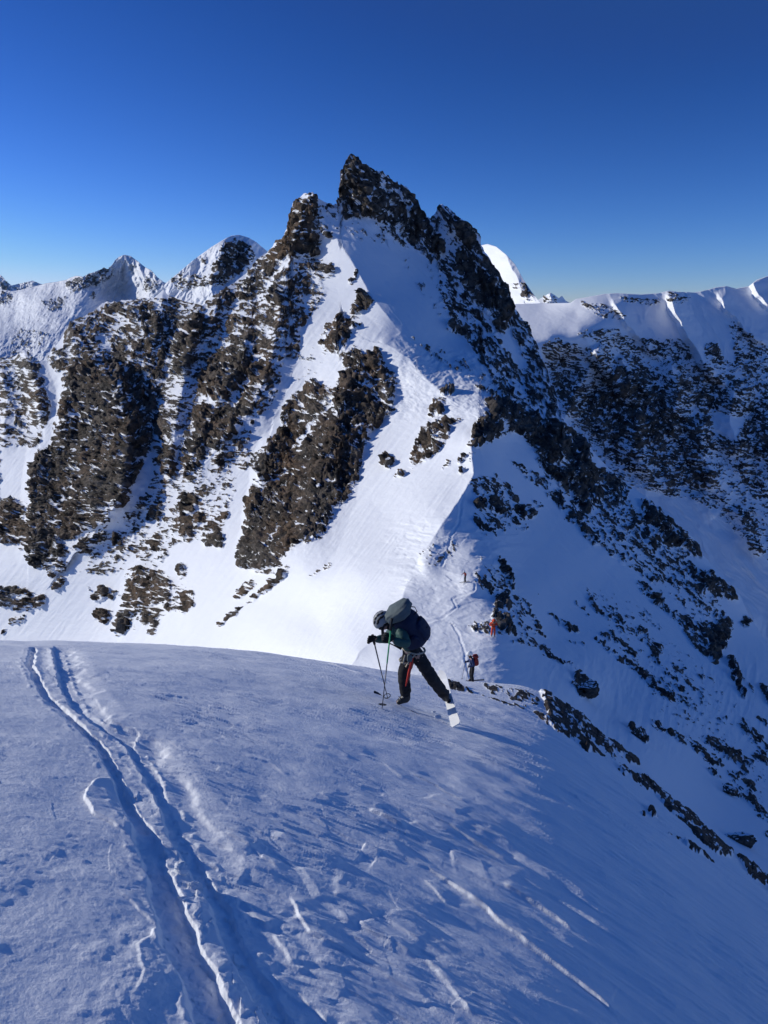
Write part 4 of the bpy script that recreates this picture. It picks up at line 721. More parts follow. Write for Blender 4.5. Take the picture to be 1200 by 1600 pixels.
    for line, hh, ws, wg in LIPS:
        L2 = wl(line); xs = [p[0] for p in L2]; ys = [p[1] for p in L2]; mw = wg * 1.6 + .1
        m = (X > min(xs) - mw) & (X < max(xs) + mw) & (Y > min(ys) - mw) & (Y < max(ys) + mw)
        if not m.any(): continue
        xx = X[m] + .018 * fbm(X[m] / .16, Y[m] / .16, 3); yy = Y[m] + .018 * fbm(X[m] / .16 + 4, Y[m] / .16, 3)
        d, sg, al2 = pline(xx, yy, L2)
        end = sstep(0, .12, al2) * sstep(1, .85, al2)
        # lit side is the one towards the sun (left)
        dx = L2[-1][0] - L2[0][0]; dyv = L2[-1][1] - L2[0][1]
        left = sg > 0
        if (dx * SUND.y - dyv * SUND.x) < 0: left = sg < 0
        dd = np.where(left, np.clip(1 - d / ws, 0, 1), np.clip(1 - d / wg, 0, 1) ** 1.5)
        hol = np.where(left, 0, np.exp(-((d - wg * .8) / (wg * .45)) ** 2)) * np.where(wg < .3, .7, 0.)
        h[m] += hh * .50 * (dd - hol) * end * (.8 + .35 * fbm(X[m] / .45, Y[m] / .45, 2)) * np.where(wg < .2, .7, 1.0)
    amod = rock_map(ROCK_A, [], 600, 1000, 1400, 1560, 1.4)(PX, PY) * (PX > 640)
    vis = np.concatenate([np.ones(R1), np.exp(-np.arange(R2) / 9.0)])[:, None]
    amod = amod * vis
    ra, rb = rot(PX, PY, 38)
    nn = .55 * perlin(ra / 22, rb / 7) + .6 * perlin(ra / 9, rb / 3.4) + .4 * perlin(ra / 4, rb / 2)
    hot = sstep(.1, .3, amod)
    R = np.clip(.5 + (amod - .5) * 1.1 + .85 * nn, 0, 1) * hot
    rs = sstep(.42, .6, R)
    h += sstep(.42, .7, amod) * (.03 + .060 * (crag(ra / 14, rb / 7) + .5) + .03 * crag(ra / 6, rb / 3.4)) * (Y / 16) + rs * .012 * (Y / 16)
    h += .04 * sstep(.5, .9, amod)
    P[..., 2] += h * np.where(Y < 2.2, 1, 1)
    tone = np.clip(.3 + fbm(X, Y, 3), 0, 1)
    return grid_mesh('foreground_slope', P, MAT_NEAR, {'rock': R, 'tone': tone})
NEAR = build_near()

# valley floor far below, out to the horizon
bm = bmesh.new(); S_ = 30000
vs = [bm.verts.new(p) for p in ((-S_, -S_, -1900), (S_, -S_, -1900), (S_, S_, -1900), (-S_, S_, -1900))]
bm.faces.new(vs); me = bpy.data.meshes.new('valley_floor'); bm.to_mesh(me)
me.materials.append(MAT_FAR); vf = bpy.data.objects.new('valley_floor', me); COL.objects.link(vf); vf['kind'] = 'structure'

# thin mountain air: far ranges fade a little towards blue
bm = bmesh.new(); bmesh.ops.create_cube(bm, size=1)
for v in bm.verts: v.co = Vector((v.co.x * 62000, v.co.y * 62000, -1901 if v.co.z < 0 else 1900))
me = bpy.data.meshes.new('haze'); bm.to_mesh(me); bm.free()
hz = bpy.data.objects.new('haze', me); COL.objects.link(hz); hz['kind'] = 'stuff'
hm = bpy.data.materials.new('thin_air'); hm.use_nodes = True; ht = hm.node_tree; ht.nodes.clear()
pv = ht.nodes.new('ShaderNodeVolumePrincipled'); pv.inputs['Color'].default_value = (.5, .75, 1.0, 1); pv.inputs['Density'].default_value = 0.55e-5; pv.inputs['Anisotropy'].default_value = .0
ho = ht.nodes.new('ShaderNodeOutputMaterial'); ht.links.new(pv.outputs[0], ho.inputs['Volume']); me.materials.append(hm)

# ================================================================== OBJECT HELPERS
def mat(name, col, rough=.7, metal=0., spec=.3, bump=None, scale=30.):
    m = bpy.data.materials.new(name); t, b = nodes(m)
    n = t.nodes.new('ShaderNodeTexNoise'); n.inputs['Scale'].default_value = scale; n.inputs['Detail'].default_value = 5
    tc = t.nodes.new('ShaderNodeTexCoord'); t.links.new(tc.outputs['Object'], n.inputs['Vector'])
    mx = t.nodes.new('ShaderNodeMix'); mx.data_type = 'RGBA'
    mx.inputs['A'].default_value = (*[c * .78 for c in col], 1); mx.inputs['B'].default_value = (*[min(1, c * 1.2) for c in col], 1)
    t.links.new(n.outputs['Fac'], mx.inputs['Factor']); t.links.new(mx.outputs['Result'], b.inputs['Base Color'])
    b.inputs['Roughness'].default_value = rough; b.inputs['Metallic'].default_value = metal; b.inputs['Specular IOR Level'].default_value = spec
    if bump:
        bb = t.nodes.new('ShaderNodeBump'); bb.inputs['Strength'].default_value = bump; bb.inputs['Distance'].default_value = .02
        t.links.new(n.outputs['Fac'], bb.inputs['Height']); t.links.new(bb.outputs[0], b.inputs['Normal'])
    return m
M = dict(skin=mat('skin', (.42, .24, .17), .55), green=mat('dark_green_shell', (.030, .085, .075), .6, bump=.5, scale=14), teal=mat('teal_shell', (.05, .15, .14), .6, bump=.5, scale=14),
         black=mat('black_cloth', (.012, .012, .015), .75, bump=.5, scale=16), navy=mat('navy_pack_cloth', (.010, .016, .045), .7, bump=.4, scale=20), grey=mat('grey_pack_cloth', (.09, .115, .12), .75, bump=.5, scale=18),
         white=mat('white_plastic', (.78, .78, .76), .35), helm=mat('white_helmet_shaded_grey', (.27, .28, .28), .4), red=mat('red_strap', (.45, .03, .02), .6), orange=mat('orange_red_cloth', (.85, .10, .03), .7, bump=.4, scale=12), boot=mat('boot_plastic', (.03, .03, .032), .4),  # helm: white shell darkened to grey, its shade put into the colour
         metal=mat('pole_aluminium', (.10, .10, .11), .35, .6), limegreen=mat('green_pole_paint', (.05, .45, .16), .4), blue=mat('blue_shell', (.012, .028, .10), .65, bump=.4, scale=14), maroon=mat('maroon_cloth', (.20, .02, .02), .7, bump=.4),
         beige=mat('beige_webbing', (.38, .34, .27), .8), topsheet=mat('white_ski_topsheet', (.82, .82, .80), .3, scale=8), edge=mat('steel_edge', (.25, .25, .26), .35, .8), lens=mat('dark_lens', (.01, .01, .01), .15))

def mesh_obj(name, me, m, parent=None):
    if m: me.materials.append(m)
    o = bpy.data.objects.new(name, me); COL.objects.link(o)
    if parent is not None: o.parent = parent
    return o
def from_bm(name, bm, m, parent=None, smooth=True):
    me = bpy.data.meshes.new(name); bm.to_mesh(me); bm.free()
    if smooth: me.polygons.foreach_set('use_smooth', np.ones(len(me.polygons), bool))
    return mesh_obj(name, me, m, parent)
def skin(name, joints, edges, m, parent=None, sub=2, root=0):
    """joints: [(Vector, rx, ry)]; grows one continuous surface round the skeleton"""
    me = bpy.data.meshes.new(name); me.from_pydata([tuple(j[0]) for j in joints], edges, [])
    tmp = bpy.data.objects.new('tmp', me); COL.objects.link(tmp)
    s = tmp.modifiers.new('s', 'SKIN'); s.use_smooth_shade = True; s.branch_smoothing = .6
    if not me.skin_vertices: me.attributes  # layer is made with the modifier
    sv = me.skin_vertices[0].data if me.skin_vertices else None
    if sv is None:
        bm = bmesh.new(); bm.from_mesh(me); bm.verts.layers.skin.verify(); bm.to_mesh(me); bm.free(); sv = me.skin_vertices[0].data
    for i, j in enumerate(joints):
        sv[i].radius = (j[1], j[2]); sv[i].use_root = (i == root)
    q = tmp.modifiers.new('u', 'SUBSURF'); q.levels = sub; q.render_levels = sub
    dg = bpy.context.evaluated_depsgraph_get(); dg.update()
    me2 = bpy.data.meshes.new_from_object(tmp.evaluated_get(dg)); me2.name = name
    bpy.data.objects.remove(tmp); me2.materials.clear()
    me2.polygons.foreach_set('use_smooth', np.ones(len(me2.polygons), bool))
    return mesh_obj(name, me2, m, parent)
def tube(name, pts, rad, m, parent=None, seg=10):
    bm = bmesh.new(); rings = []
    rad = rad if isinstance(rad, (list, tuple)) else [rad] * len(pts)
    for i, p in enumerate(pts):
        d = (pts[min(i + 1, len(pts) - 1)] - pts[max(i - 1, 0)]).normalized()
        u = d.orthogonal().normalized(); v = d.cross(u)
        rings.append([bm.verts.new(p + (u * math.cos(a) + v * math.sin(a)) * rad[i]) for a in [2 * math.pi * k / seg for k in range(seg)]])
    for a, b in zip(rings[:-1], rings[1:]):
        for k in range(seg): bm.faces.new((a[k], a[(k + 1) % seg], b[(k + 1) % seg], b[k]))
    bm.faces.new(rings[0][::-1]); bm.faces.new(rings[-1])
    bmesh.ops.recalc_face_normals(bm, faces=bm.faces)
    return from_bm(name, bm, m, parent)
def frame(d, up):
    d = d.normalized(); r = d.cross(up).normalized(); u = r.cross(d).normalized(); return r, d, u
def blob(name, c, ax, dims, m, parent=None, sq=.55, noise=.0, cut=None, sub=4):
    """superellipsoid (sq<1 is boxier) along axes ax=(r,d,u)"""
    bm = bmesh.new(); bmesh.ops.create_icosphere(bm, subdivisions=sub, radius=1)
    rr = random.Random(hash(name) % 100)
    for v in bm.verts:
        p = v.co.copy()
        q = Vector([math.copysign(abs(x) ** sq, x) for x in p]); k = max(abs(x) for x in q)
        n = 1 + noise * (math.sin(p.x * 7 + p.z * 5) * math.cos(p.y * 6 - p.z * 3))
        q = q * n
        v.co = c + ax[0] * (q.x * dims[0] / 2) + ax[1] * (q.y * dims[1] / 2) + ax[2] * (q.z * dims[2] / 2)
    bmesh.ops.recalc_face_normals(bm, faces=bm.faces)
    return from_bm(name, bm, m, parent)

def put(o, label, cat, group=None):
    o['label'] = label; o['category'] = cat
    if group: o['group'] = group
    return o
def rebase(root, loc):
    """move an Empty/mesh origin to loc, leaving geometry in place"""
    for ch in root.children: pass

def pole(top, tip, label, colm='metal', grip_m='black', r=.009, mid=None, owner=None, group='ski poles'):
    e = bpy.data.objects.new('ski_pole', None); COL.objects.link(e); e.location = tip
    put(e, label, 'ski pole', group)
    t = top - tip
    def L(p): return p
    tube('shaft', [t * 0, t * .5], [r * .55, r * .8], M['metal'], e)
    tube('upper_shaft', [t * .5, t * .86], r, M[colm], e)
    tube('grip', [t * .86, t * .90, t * .96, t], [r * 1.7, r * 2.1, r * 1.7, r * 2.2], M[grip_m], e)
    u = t.normalized(); o = u.orthogonal().normalized(); v = u.cross(o)
    pts = [t * .045 + (o * math.cos(a) + v * math.sin(a)) * .045 for a in [k * math.pi / 6 for k in range(13)]]
    tube('basket', pts, .006, M['black'], e, 6)
    return e
def ski(tail, tip, up, label, width=.11, m='topsheet', group='skis'):
    d = tip - tail; L = d.length; r, d, u = frame(d, up)
    e = bpy.data.objects.new('ski', None); COL.objects.link(e); e.location = tail
    put(e, label, 'ski', group)
    bm = bmesh.new(); N = 36; th = .014
    prev = None
    for i in range(N + 1):
        s = i / N; w_ = width * (.90 + .30 * (2 * s - 1) ** 2 * .6)
        if s > .9: w_ *= math.sqrt(max(0.02, 1 - ((s - .9) / .1) ** 2))
        if s < .03: w_ *= .75 + .25 * s / .03
        z = .07 * max(0, (s - .86) / .14) ** 1.8 + .01 * math.sin(math.pi * min(1, s / .86))
        c = d * (L * s) + u * z
        ring = [bm.verts.new(c + r * (w_ / 2) + u * th), bm.verts.new(c - r * (w_ / 2) + u * th), bm.verts.new(c - r * (w_ / 2)), bm.verts.new(c + r * (w_ / 2))]
        if prev:
            for k in range(4): bm.faces.new((prev[k], prev[(k + 1) % 4], ring[(k + 1) % 4], ring[k]))
        else: bm.faces.new(ring[::-1])
        prev = ring
    bm.faces.new(prev); bmesh.ops.recalc_face_normals(bm, faces=bm.faces)
    from_bm('board', bm, M[m], e, smooth=False)
    c = d * (L * .50) + u * .022
    blob('toe_piece', c + d * .12, (r, d, u), (.07, .08, .035), M['boot'], e, .5, sub=3)
    blob('heel_piece', c - d * .14, (r, d, u), (.06, .09, .04), M['boot'], e, .5, sub=3)
    return e

def glove(palm, fwd, grip_axis, side, m, parent, s=1.0):
    """palm + five curled fingers closing round grip_axis"""
    f = fwd.normalized(); g = grip_axis.normalized(); g = (g - f * g.dot(f)).normalized(); n = f.cross(g).normalized() * side
    J = [(palm - f * .05 * s, .026 * s, .022 * s), (palm, .034 * s, .022 * s)]; E = [(0, 1)]
    for k, (off, ln) in enumerate([(-.030, .90), (-.010, 1.0), (.010, .95), (.029, .78)]):
        b0 = palm + f * .03 * s - g * off * s
        p1 = b0 + f * .030 * ln * s; p2 = p1 + (f * .35 + n).normalized() * .028 * ln * s; p3 = p2 + (-f + n * .3).normalized() * .024 * ln * s
        i = len(J); J += [(b0, .012 * s, .012 * s), (p1, .0105 * s, .0105 * s), (p2, .0095 * s, .0095 * s), (p3, .008 * s, .008 * s)]
        E += [(1, i), (i, i + 1), (i + 1, i + 2), (i + 2, i + 3)]
    i = len(J); b0 = palm - f * .01 * s + g * .035 * s; p1 = b0 + (f * .6 + n * .8).normalized() * .03 * s; p2 = p1 + (f * .3 + n - g * .6).normalized() * .028 * s
    J += [(b0, .013 * s, .013 * s), (p1, .011 * s, .011 * s), (p2, .009 * s, .009 * s)]; E += [(1, i), (i, i + 1), (i + 1, i + 2)]
    return skin('glove', J, E, m, parent, 1, 1)

def helmet(c, up, fwd, m, parent, s=1.0, vents=True):
    r, f, u = frame(fwd, up)
    bm = bmesh.new(); bmesh.ops.create_icosphere(bm, subdivisions=4, radius=1)
    kill = [v for v in bm.verts if v.co.z < -.28 - .15 * (v.co.y < -.2) + .22 * max(0, v.co.y)]
    bmesh.ops.delete(bm, geom=kill, context='VERTS')
    for v in bm.verts:
        p = v.co; v.co = c + r * (p.x * .112 * s) + f * (p.y * .140 * s) + u * (p.z * .125 * s + .015 * s)
    sol = bmesh.ops.solidify(bm, geom=bm.faces[:], thickness=.014 * s)
    bmesh.ops.recalc_face_normals(bm, faces=bm.faces)
    h = from_bm('helmet', bm, m, parent)
    if vents:
        for sx in (-1, 1):
            for row, (az, n_) in enumerate([(.45, 4), (.95, 4)]):
                for k in range(n_):
                    th = -.75 + k * .48
                    d = Vector((math.sin(az) * sx, math.sin(th) * math.cos(az) * 1.0, math.cos(th) * math.cos(az)))
                    cc = c + r * (d.x * .112 * s) + f * (d.y * .140 * s) + u * (d.z * .125 * s + .015 * s)
                    nrm = (r * d.x / .112 + f * d.y / .14 + u * d.z / .125).normalized()
                    a1 = (f - nrm * f.dot(nrm)).normalized(); a2 = nrm.cross(a1)
                    blob('vent', cc + nrm * .001, (a1, a2, nrm), (.062 * s, .030 * s, .012 * s), M['black'], h, .8, sub=2)
    return h

def person(J, label, top_m, leg_m, helm_m, s=1.0, hi=False, bulk=1.0, group=None, helm_vents=False):
    """J: joint name -> world Vector. Body is one skinned surface; clothing pieces are its children."""
    j = J; sh = s
    names = ['pelvis', 'waist', 'chest', 'neck', 'head', 'crown', 'shl', 'ell', 'wrl', 'hal', 'shr', 'elr', 'wrr', 'har', 'hil', 'knl', 'anl', 'tol', 'hir', 'knr', 'anr', 'tor']
    R = dict(pelvis=(.13, .11), waist=(.12, .10), chest=(.14, .11), neck=(.055, .055), head=(.078, .088), crown=(.07, .08), shl=(.06, .06), ell=(.042, .042), wrl=(.028, .026), hal=(.03, .02), shr=(.06, .06), elr=(.042, .042), wrr=(.028, .026), har=(.03, .02),
             hil=(.085, .085), knl=(.058, .058), anl=(.042, .042), tol=(.04, .03), hir=(.085, .085), knr=(.058, .058), anr=(.042, .042), tor=(.04, .03))
    face = j['face']
    ed = [('pelvis', 'waist'), ('waist', 'chest'), ('chest', 'neck'), ('neck', 'head'), ('head', 'crown'), ('chest', 'shl'), ('shl', 'ell'), ('ell', 'wrl'), ('wrl', 'hal'), ('chest', 'shr'), ('shr', 'elr'), ('elr', 'wrr'), ('wrr', 'har'),
          ('pelvis', 'hil'), ('hil', 'knl'), ('knl', 'anl'), ('anl', 'tol'), ('pelvis', 'hir'), ('hir', 'knr'), ('knr', 'anr'), ('anr', 'tor')]
    jt = [(j[n], R[n][0] * s, R[n][1] * s) for n in names]; E = [(names.index(a), names.index(b)) for a, b in ed]
    # nose and chin grow out of the head
    fw = (face - j['head']).normalized(); upv = (j['crown'] - j['head']).normalized()
    jt += [(j['head'] + fw * .095 * s, .012 * s, .014 * s), (j['head'] + fw * .07 * s - upv * .06 * s, .03 * s, .025 * s)]; E += [(4, len(names)), (4, len(names) + 1)]
    body = skin('person', jt, E, M['skin'], None, 2, 0)
    put(body, label, 'person', group)
    k = 1.28 * bulk
    def S(nm, keys, scale, m, edges, name):
        a = [(j[n], R[n][0] * s * scale.get(n, k), R[n][1] * s * scale.get(n, k)) for n in keys]
        return skin(name, a, [(keys.index(x), keys.index(y)) for x, y in edges], m, body, 3 if hi else 2, 0)
    sc = dict(wrl=1.75, wrr=1.75, ell=1.75, elr=1.75, shl=1.5, shr=1.5, pelvis=1.25, waist=1.35, chest=1.3, neck=1.45)
    for q in 'lr': j['wr' + q] = j['el' + q].lerp(j['ha' + q], .9)
    def crease(o, amp=.012):
        from mathutils import noise as mn
        n_ = [v.normal.copy() for v in o.data.vertices]
        for v, nn_ in zip(o.data.vertices, n_):
            q = v.co * 9.0; f_ = mn.noise(Vector((q.x, q.y, q.z * 2.4))) + .5 * mn.noise(Vector((q.x * 2.3, q.y * 2.3, q.z * 5)))
            v.co += nn_ * (amp * (f_ - .4 * abs(f_)))
    jk = S('j', ['chest', 'waist', 'pelvis', 'neck', 'shl', 'ell', 'wrl', 'shr', 'elr', 'wrr'], sc, top_m, [('chest', 'waist'), ('waist', 'pelvis'), ('chest', 'neck'), ('chest', 'shl'), ('shl', 'ell'), ('ell', 'wrl'), ('chest', 'shr'), ('shr', 'elr'), ('elr', 'wrr')], 'jacket')
    sc2 = dict(hil=1.22, hir=1.22, knl=1.5, knr=1.5, anl=1.9, anr=1.9, pelvis=1.2, waist=1.15)
    tr = S('t', ['pelvis', 'waist', 'hil', 'knl', 'anl', 'hir', 'knr', 'anr'], sc2, leg_m, [('pelvis', 'waist'), ('pelvis', 'hil'), ('hil', 'knl'), ('knl', 'anl'), ('pelvis', 'hir'), ('hir', 'knr'), ('knr', 'anr')], 'trousers')
    if hi: crease(jk, .012); crease(tr, .014)
    for q in 'lr':
        a, t_ = j['an' + q], j['to' + q]; d = (t_ - a); heel = a - Vector((0, 0, .05 * s)) - Vector((d.x, d.y, 0)).normalized() * .05 * s
        top = a + (j['kn' + q] - a).normalized() * .16 * s
        bt = skin('boot', [(a, .062 * s, .062 * s), (top, .066 * s, .066 * s), (heel, .05 * s, .045 * s), (t_, .048 * s, .038 * s)], [(0, 1), (0, 2), (0, 3)], M['boot'] if hi else M['boot'], body, 2, 0)
        if hi:
            for kk in (.35, .65):
                p = a.lerp(t_, kk - .1); r, f, u = frame(t_ - a, Vector((0, 0, 1)))
                blob('buckle', p + u * .055 * s, (r, f, u), (.09 * s, .014, .02), M['edge'], bt, .6, sub=2)
        gd = (j['ha' + q] - j['wr' + q]); gx = j.get('grip' + q, Vector((0, 0, 1)))
        if hi: glove(j['ha' + q], gd, gx, 1 if q == 'l' else -1, M['black'], body, 1.35)
        else: skin('glove', [(j['wr' + q], .045 * s, .045 * s), (j['ha' + q], .05 * s, .042 * s), (j['ha' + q] + gd * .5 + gx * .02, .03, .03)], [(0, 1), (1, 2)], M['black'], body, 1, 0)
    helmet(j['head'] + upv * .035 * s, upv, fw, helm_m, body, s * (.90 if hi else 1.2), helm_vents)
    r, f, u = frame(fw, upv)
    tube('goggles', [j['head'] + fw * .088 * s + r * x * .07 * s - fw * (x * x) * .045 * s + u * .01 for x in (-1, -.6, -.2, .2, .6, 1)], .026 * s, M['lens'], body)
    tube('neck_gaiter', [j['neck'] + upv * -.02 * s, j['neck'].lerp(j['head'], .55)], [.085 * s, .078 * s], M['black'], body, 14)
    return body

def backpack(top, bottom, out, label, body_m, lid_m, w=.30, d=.22, parts=True, s=1.0, base_m=None, back=None):
    """top/bottom: ends of the pack axis; out: direction away from the wearer's back"""
    ax = (top - bottom); L = ax.length; u = ax.normalized(); o = (out - u * out.dot(u)).normalized(); r = u.cross(o)
    e = bpy.data.objects.new('backpack', None); COL.objects.link(e); e.location = bottom
    put(e, label, 'backpack')
    z = Vector((0, 0, 0))
    blob('main_bag', u * L * .45, (r, o, u), (w, d, L * .98), M[body_m], e, .62, .03)
    blob('lid', u * (L * 1.02), (r, o, u), (w * 1.02, d * 1.15, L * .34), M[lid_m], e, .66, .05)
    blob('front_pocket', u * L * .32 + o * d * .42, (r, o, u), (w * .78, d * .42, L * .55), M[base_m or body_m], e, .6, .04)
    for sx in (-1, 1):
        blob('side_pocket', u * L * .25 + r * sx * w * .48, (r, o, u), (w * .22, d * .7, L * .36), M[base_m or body_m], e, .6, .03)
        pts = [u * L * .92 + r * sx * w * .28 - o * d * .4, u * L * .95 + r * sx * w * .34 - o * (d * .4 + .12), u * L * .62 + r * sx * w * .42 - o * (d * .4 + .22), u * L * .22 + r * sx * w * .48 - o * (d * .4 + .06)]
        tube('shoulder_strap', pts, .022, M['black'], e, 8)
    for q in (.3, .6):
        tube('compression_strap', [u * L * q + r * w * .5 + o * x * 0 - o * d * .2 if i == 0 else (u * L * q + o * d * .66 if i == 1 else u * L * q - r * w * .5 - o * d * .2) for i, x in enumerate((0, 0, 0))], .007, M['black'], e, 6)
    tube('haul_loop', [u * L * .98 + r * .03 + o * d * .5, u * L * .93 + o * (d * .5 + .07), u * L * .80 + o * (d * .5 + .06), u * L * .76 + o * d * .5], .007, M['black'], e, 6)
    return e

# ================================================================== THE SKIERS
def verts_of(o):
    n = len(o.data.vertices); a = np.empty(n * 3, np.float32); o.data.vertices.foreach_get('co', a); return a.reshape(-1, 3)
NV = verts_of(NEAR); MV = verts_of(MTN)
def proj(P):
    x, y, z = P[:, 0], np.maximum(P[:, 1], .05), P[:, 2]
    fwd = y * CT - z * ST; up = y * ST + z * CT
    return 600 + FPX * x / fwd, 800 - FPX * up / fwd
NPX = proj(NV); MPX = proj(MV)
def ground(px, py, near=True):
    Pv, (a, b) = (NV, NPX) if near else (MV, MPX)
    d = (a - px) ** 2 + (b - py) ** 2; i = np.where(d < 4.0)[0]
    if len(i) == 0: i = np.array([np.argmin(d)])
    k = i[np.argmin(Pv[i, 1])]; return Vector([float(q) for q in Pv[k]])
def height(x, y):
    d = (NV[:, 0] - x) ** 2 + (NV[:, 1] - y) ** 2; return float(NV[np.argmin(d), 2])

g1 = ground(632, 1104); y1 = g1.y
def J1(px, py, dy): return V(px, py, y1 + dy)
# skis of the first skier
tail = ground(713, 1136) + Vector((0, 0, .03)); lo, hi_ = tail.y, tail.y + 3
kx, kz = ray(691, 1054); kx = float(kx); kz = float(kz)
a_ = kx * kx + 1 + kz * kz; b_ = -2 * (kx * tail.x + tail.y + kz * tail.z); c_ = tail.length_squared - 1.62 ** 2
ys_ = (-b_ + math.sqrt(max(0, b_ * b_ - 4 * a_ * c_))) / (2 * a_); tipp = Vector((kx * ys_, ys_, kz * ys_))

SD = (tipp - tail).normalized(); SU = Vector((-.45, -.35, .8)); SU = (SU - SD * SU.dot(SD)).normalized()
heel_ = tail + SD * .66 + SU * .10; toe_ = tail + SD * .90 + SU * .055
print('ski', y1, tail, tipp, heel_)
j = dict(pelvis=J1(646, 1017, 0), waist=J1(639, 1002, 0), chest=J1(627, 985, 0), neck=J1(612, 974, 0), head=J1(601, 973, 0), crown=J1(595, 965, 0), face=J1(592, 985, -.02),
         shl=J1(624, 987, -.17), ell=J1(637, 1009, -.30), wrl=J1(617, 1002, -.34), hal=J1(610, 998, -.36), shr=J1(616, 984, .18), elr=J1(604, 999, .22), wrr=J1(590, 998, .14), har=J1(583, 999, .12),
         hil=J1(653, 1024, -.10), knl=J1(675, 1060, -.04), anl=heel_, tol=toe_, hir=J1(639, 1024, .10), knr=J1(630, 1056, .10), anr=J1(635, 1091, .06), tor=J1(619, 1099, .02))
j['gripl'] = (J1(612, 966, -.36) - ground(598, 1106)).normalized(); j['gripr'] = (J1(583, 997, .12) - ground(607, 1090)).normalized()
p1 = person(j, 'bent-over skier in a green jacket and black trousers stepping up the near snow slope', M['green'], M['black'], M['helm'], hi=True, helm_vents=True)
# harness, slings and the red strap down the front thigh
def ring(name, c, ax1, ax2, r1, r2, rad, m, parent):
    pts = [c + ax1 * math.cos(a) * r1 + ax2 * math.sin(a) * r2 for a in [k * math.pi / 8 for k in range(17)]]
    return tube(name, pts, rad, m, parent, 6)
ring('harness_belt', j['pelvis'] + Vector((0, 0, .03)), Vector((1, 0, -.15)).normalized(), Vector((0, 1, 0)), .150, .145, .015, M['beige'], p1)
ring('leg_loop', j['hir'].lerp(j['knr'], .22), Vector((1, 0, 0)), Vector((0, 1, 0)), .108, .108, .012, M['beige'], p1)
tube('red_strap', [J1(645, 1022, -.12), J1(643, 1035, -.16), J1(639, 1052, -.14), J1(634, 1072, -.07)], [.016, .022, .02, .008], M['red'], p1, 8)
tube('sling', [J1(633, 1024, -.15), J1(630, 1036, -.12), J1(634, 1042, -.14), J1(641, 1030, -.16), J1(648, 1024, -.17)], .010, M['beige'], p1, 6)
blob('gear_pouch', J1(640, 1028, -.16), (Vector((1, 0, 0)), Vector((0, 1, 0)), Vector((0, 0, 1))), (.07, .06, .11), M['grey'], p1, .7)
# pack
backpack(J1(623, 956, -.02), J1(657, 1003, .0), Vector((.75, -.25, .55)), 'large navy backpack with a grey lid on the bent-over skier', 'navy', 'grey', w=.37, d=.31, base_m='navy')
blob_p = bpy.data.objects[-1] if False else None
ski(tail, tipp, Vector((-.45, -.35, .8)), 'white ski trailing behind the bent-over skier with its tail on the snow', .125)
f1 = ground(640, 1108); dirf = (ground(600, 1088) - f1).normalized()
ski(f1 - dirf * .62 + Vector((0, 0, -.04)), f1 + dirf * .80 + Vector((0, 0, -.06)), Vector((0, 0, 1)), 'dark ski flat on the snow under the planted boot of the bent-over skier', .105, m='boot')
pole(J1(583, 997, .12) + (J1(583, 997, .12) - ground(607, 1090)).normalized() * .05, ground(607, 1090), 'ski pole held in the far forward hand of the bent-over skier, all dark')
pole(J1(612.5, 966, -.36), ground(598, 1106), 'ski pole with a green upper shaft in the near hand of the bent-over skier', 'limegreen')

def standing(origin, yaw, s, arm='poles', lean=.0):
    """joints of an upright figure; local x right, y forward"""
    R3 = Matrix.Rotation(yaw, 3, 'Z')
    def P(x, y, z): return origin + R3 @ Vector((x * s, y * s, z * s))
    d = dict(pelvis=P(0, 0, .95), waist=P(0, .02 + lean * .1, 1.12), chest=P(0, .03 + lean * .3, 1.36), neck=P(0, .04 + lean * .42, 1.50), head=P(0, .07 + lean * .5, 1.62), crown=P(0, .05 + lean * .5, 1.70), face=P(0, .2 + lean * .5, 1.59),
             hil=P(-.10, 0, .90), knl=P(-.13, .06, .50), anl=P(-.14, 0, .13), tol=P(-.15, .15, .06), hir=P(.10, 0, .90), knr=P(.13, .06, .50), anr=P(.14, 0, .13), tor=P(.15, .15, .06))
    if arm == 'poles':
        d.update(shl=P(-.2, .03 + lean * .3, 1.42), ell=P(-.30, .02, 1.14), wrl=P(-.28, .25, 1.07), hal=P(-.27, .33, 1.07), shr=P(.2, .03 + lean * .3, 1.42), elr=P(.30, .02, 1.14), wrr=P(.28, .25, 1.07), har=P(.27, .33, 1.07))
    elif arm == 'wide':
        d.update(shl=P(-.2, .03, 1.42), ell=P(-.45, .08, 1.25), wrl=P(-.58, .25, 1.2), hal=P(-.62, .32, 1.2), shr=P(.2, .03, 1.42), elr=P(.42, .05, 1.22), wrr=P(.5, .22, 1.05), har=P(.52, .3, 1.05))
    else:
        d.update(shl=P(-.2, .03, 1.42), ell=P(-.36, .0, 1.16), wrl=P(-.14, .24, 1.22), hal=P(-.07, .28, 1.24), shr=P(.2, .03, 1.42), elr=P(.36, .0, 1.16), wrr=P(.16, .24, 1.10), har=P(.10, .29, 1.10))
    return d, P
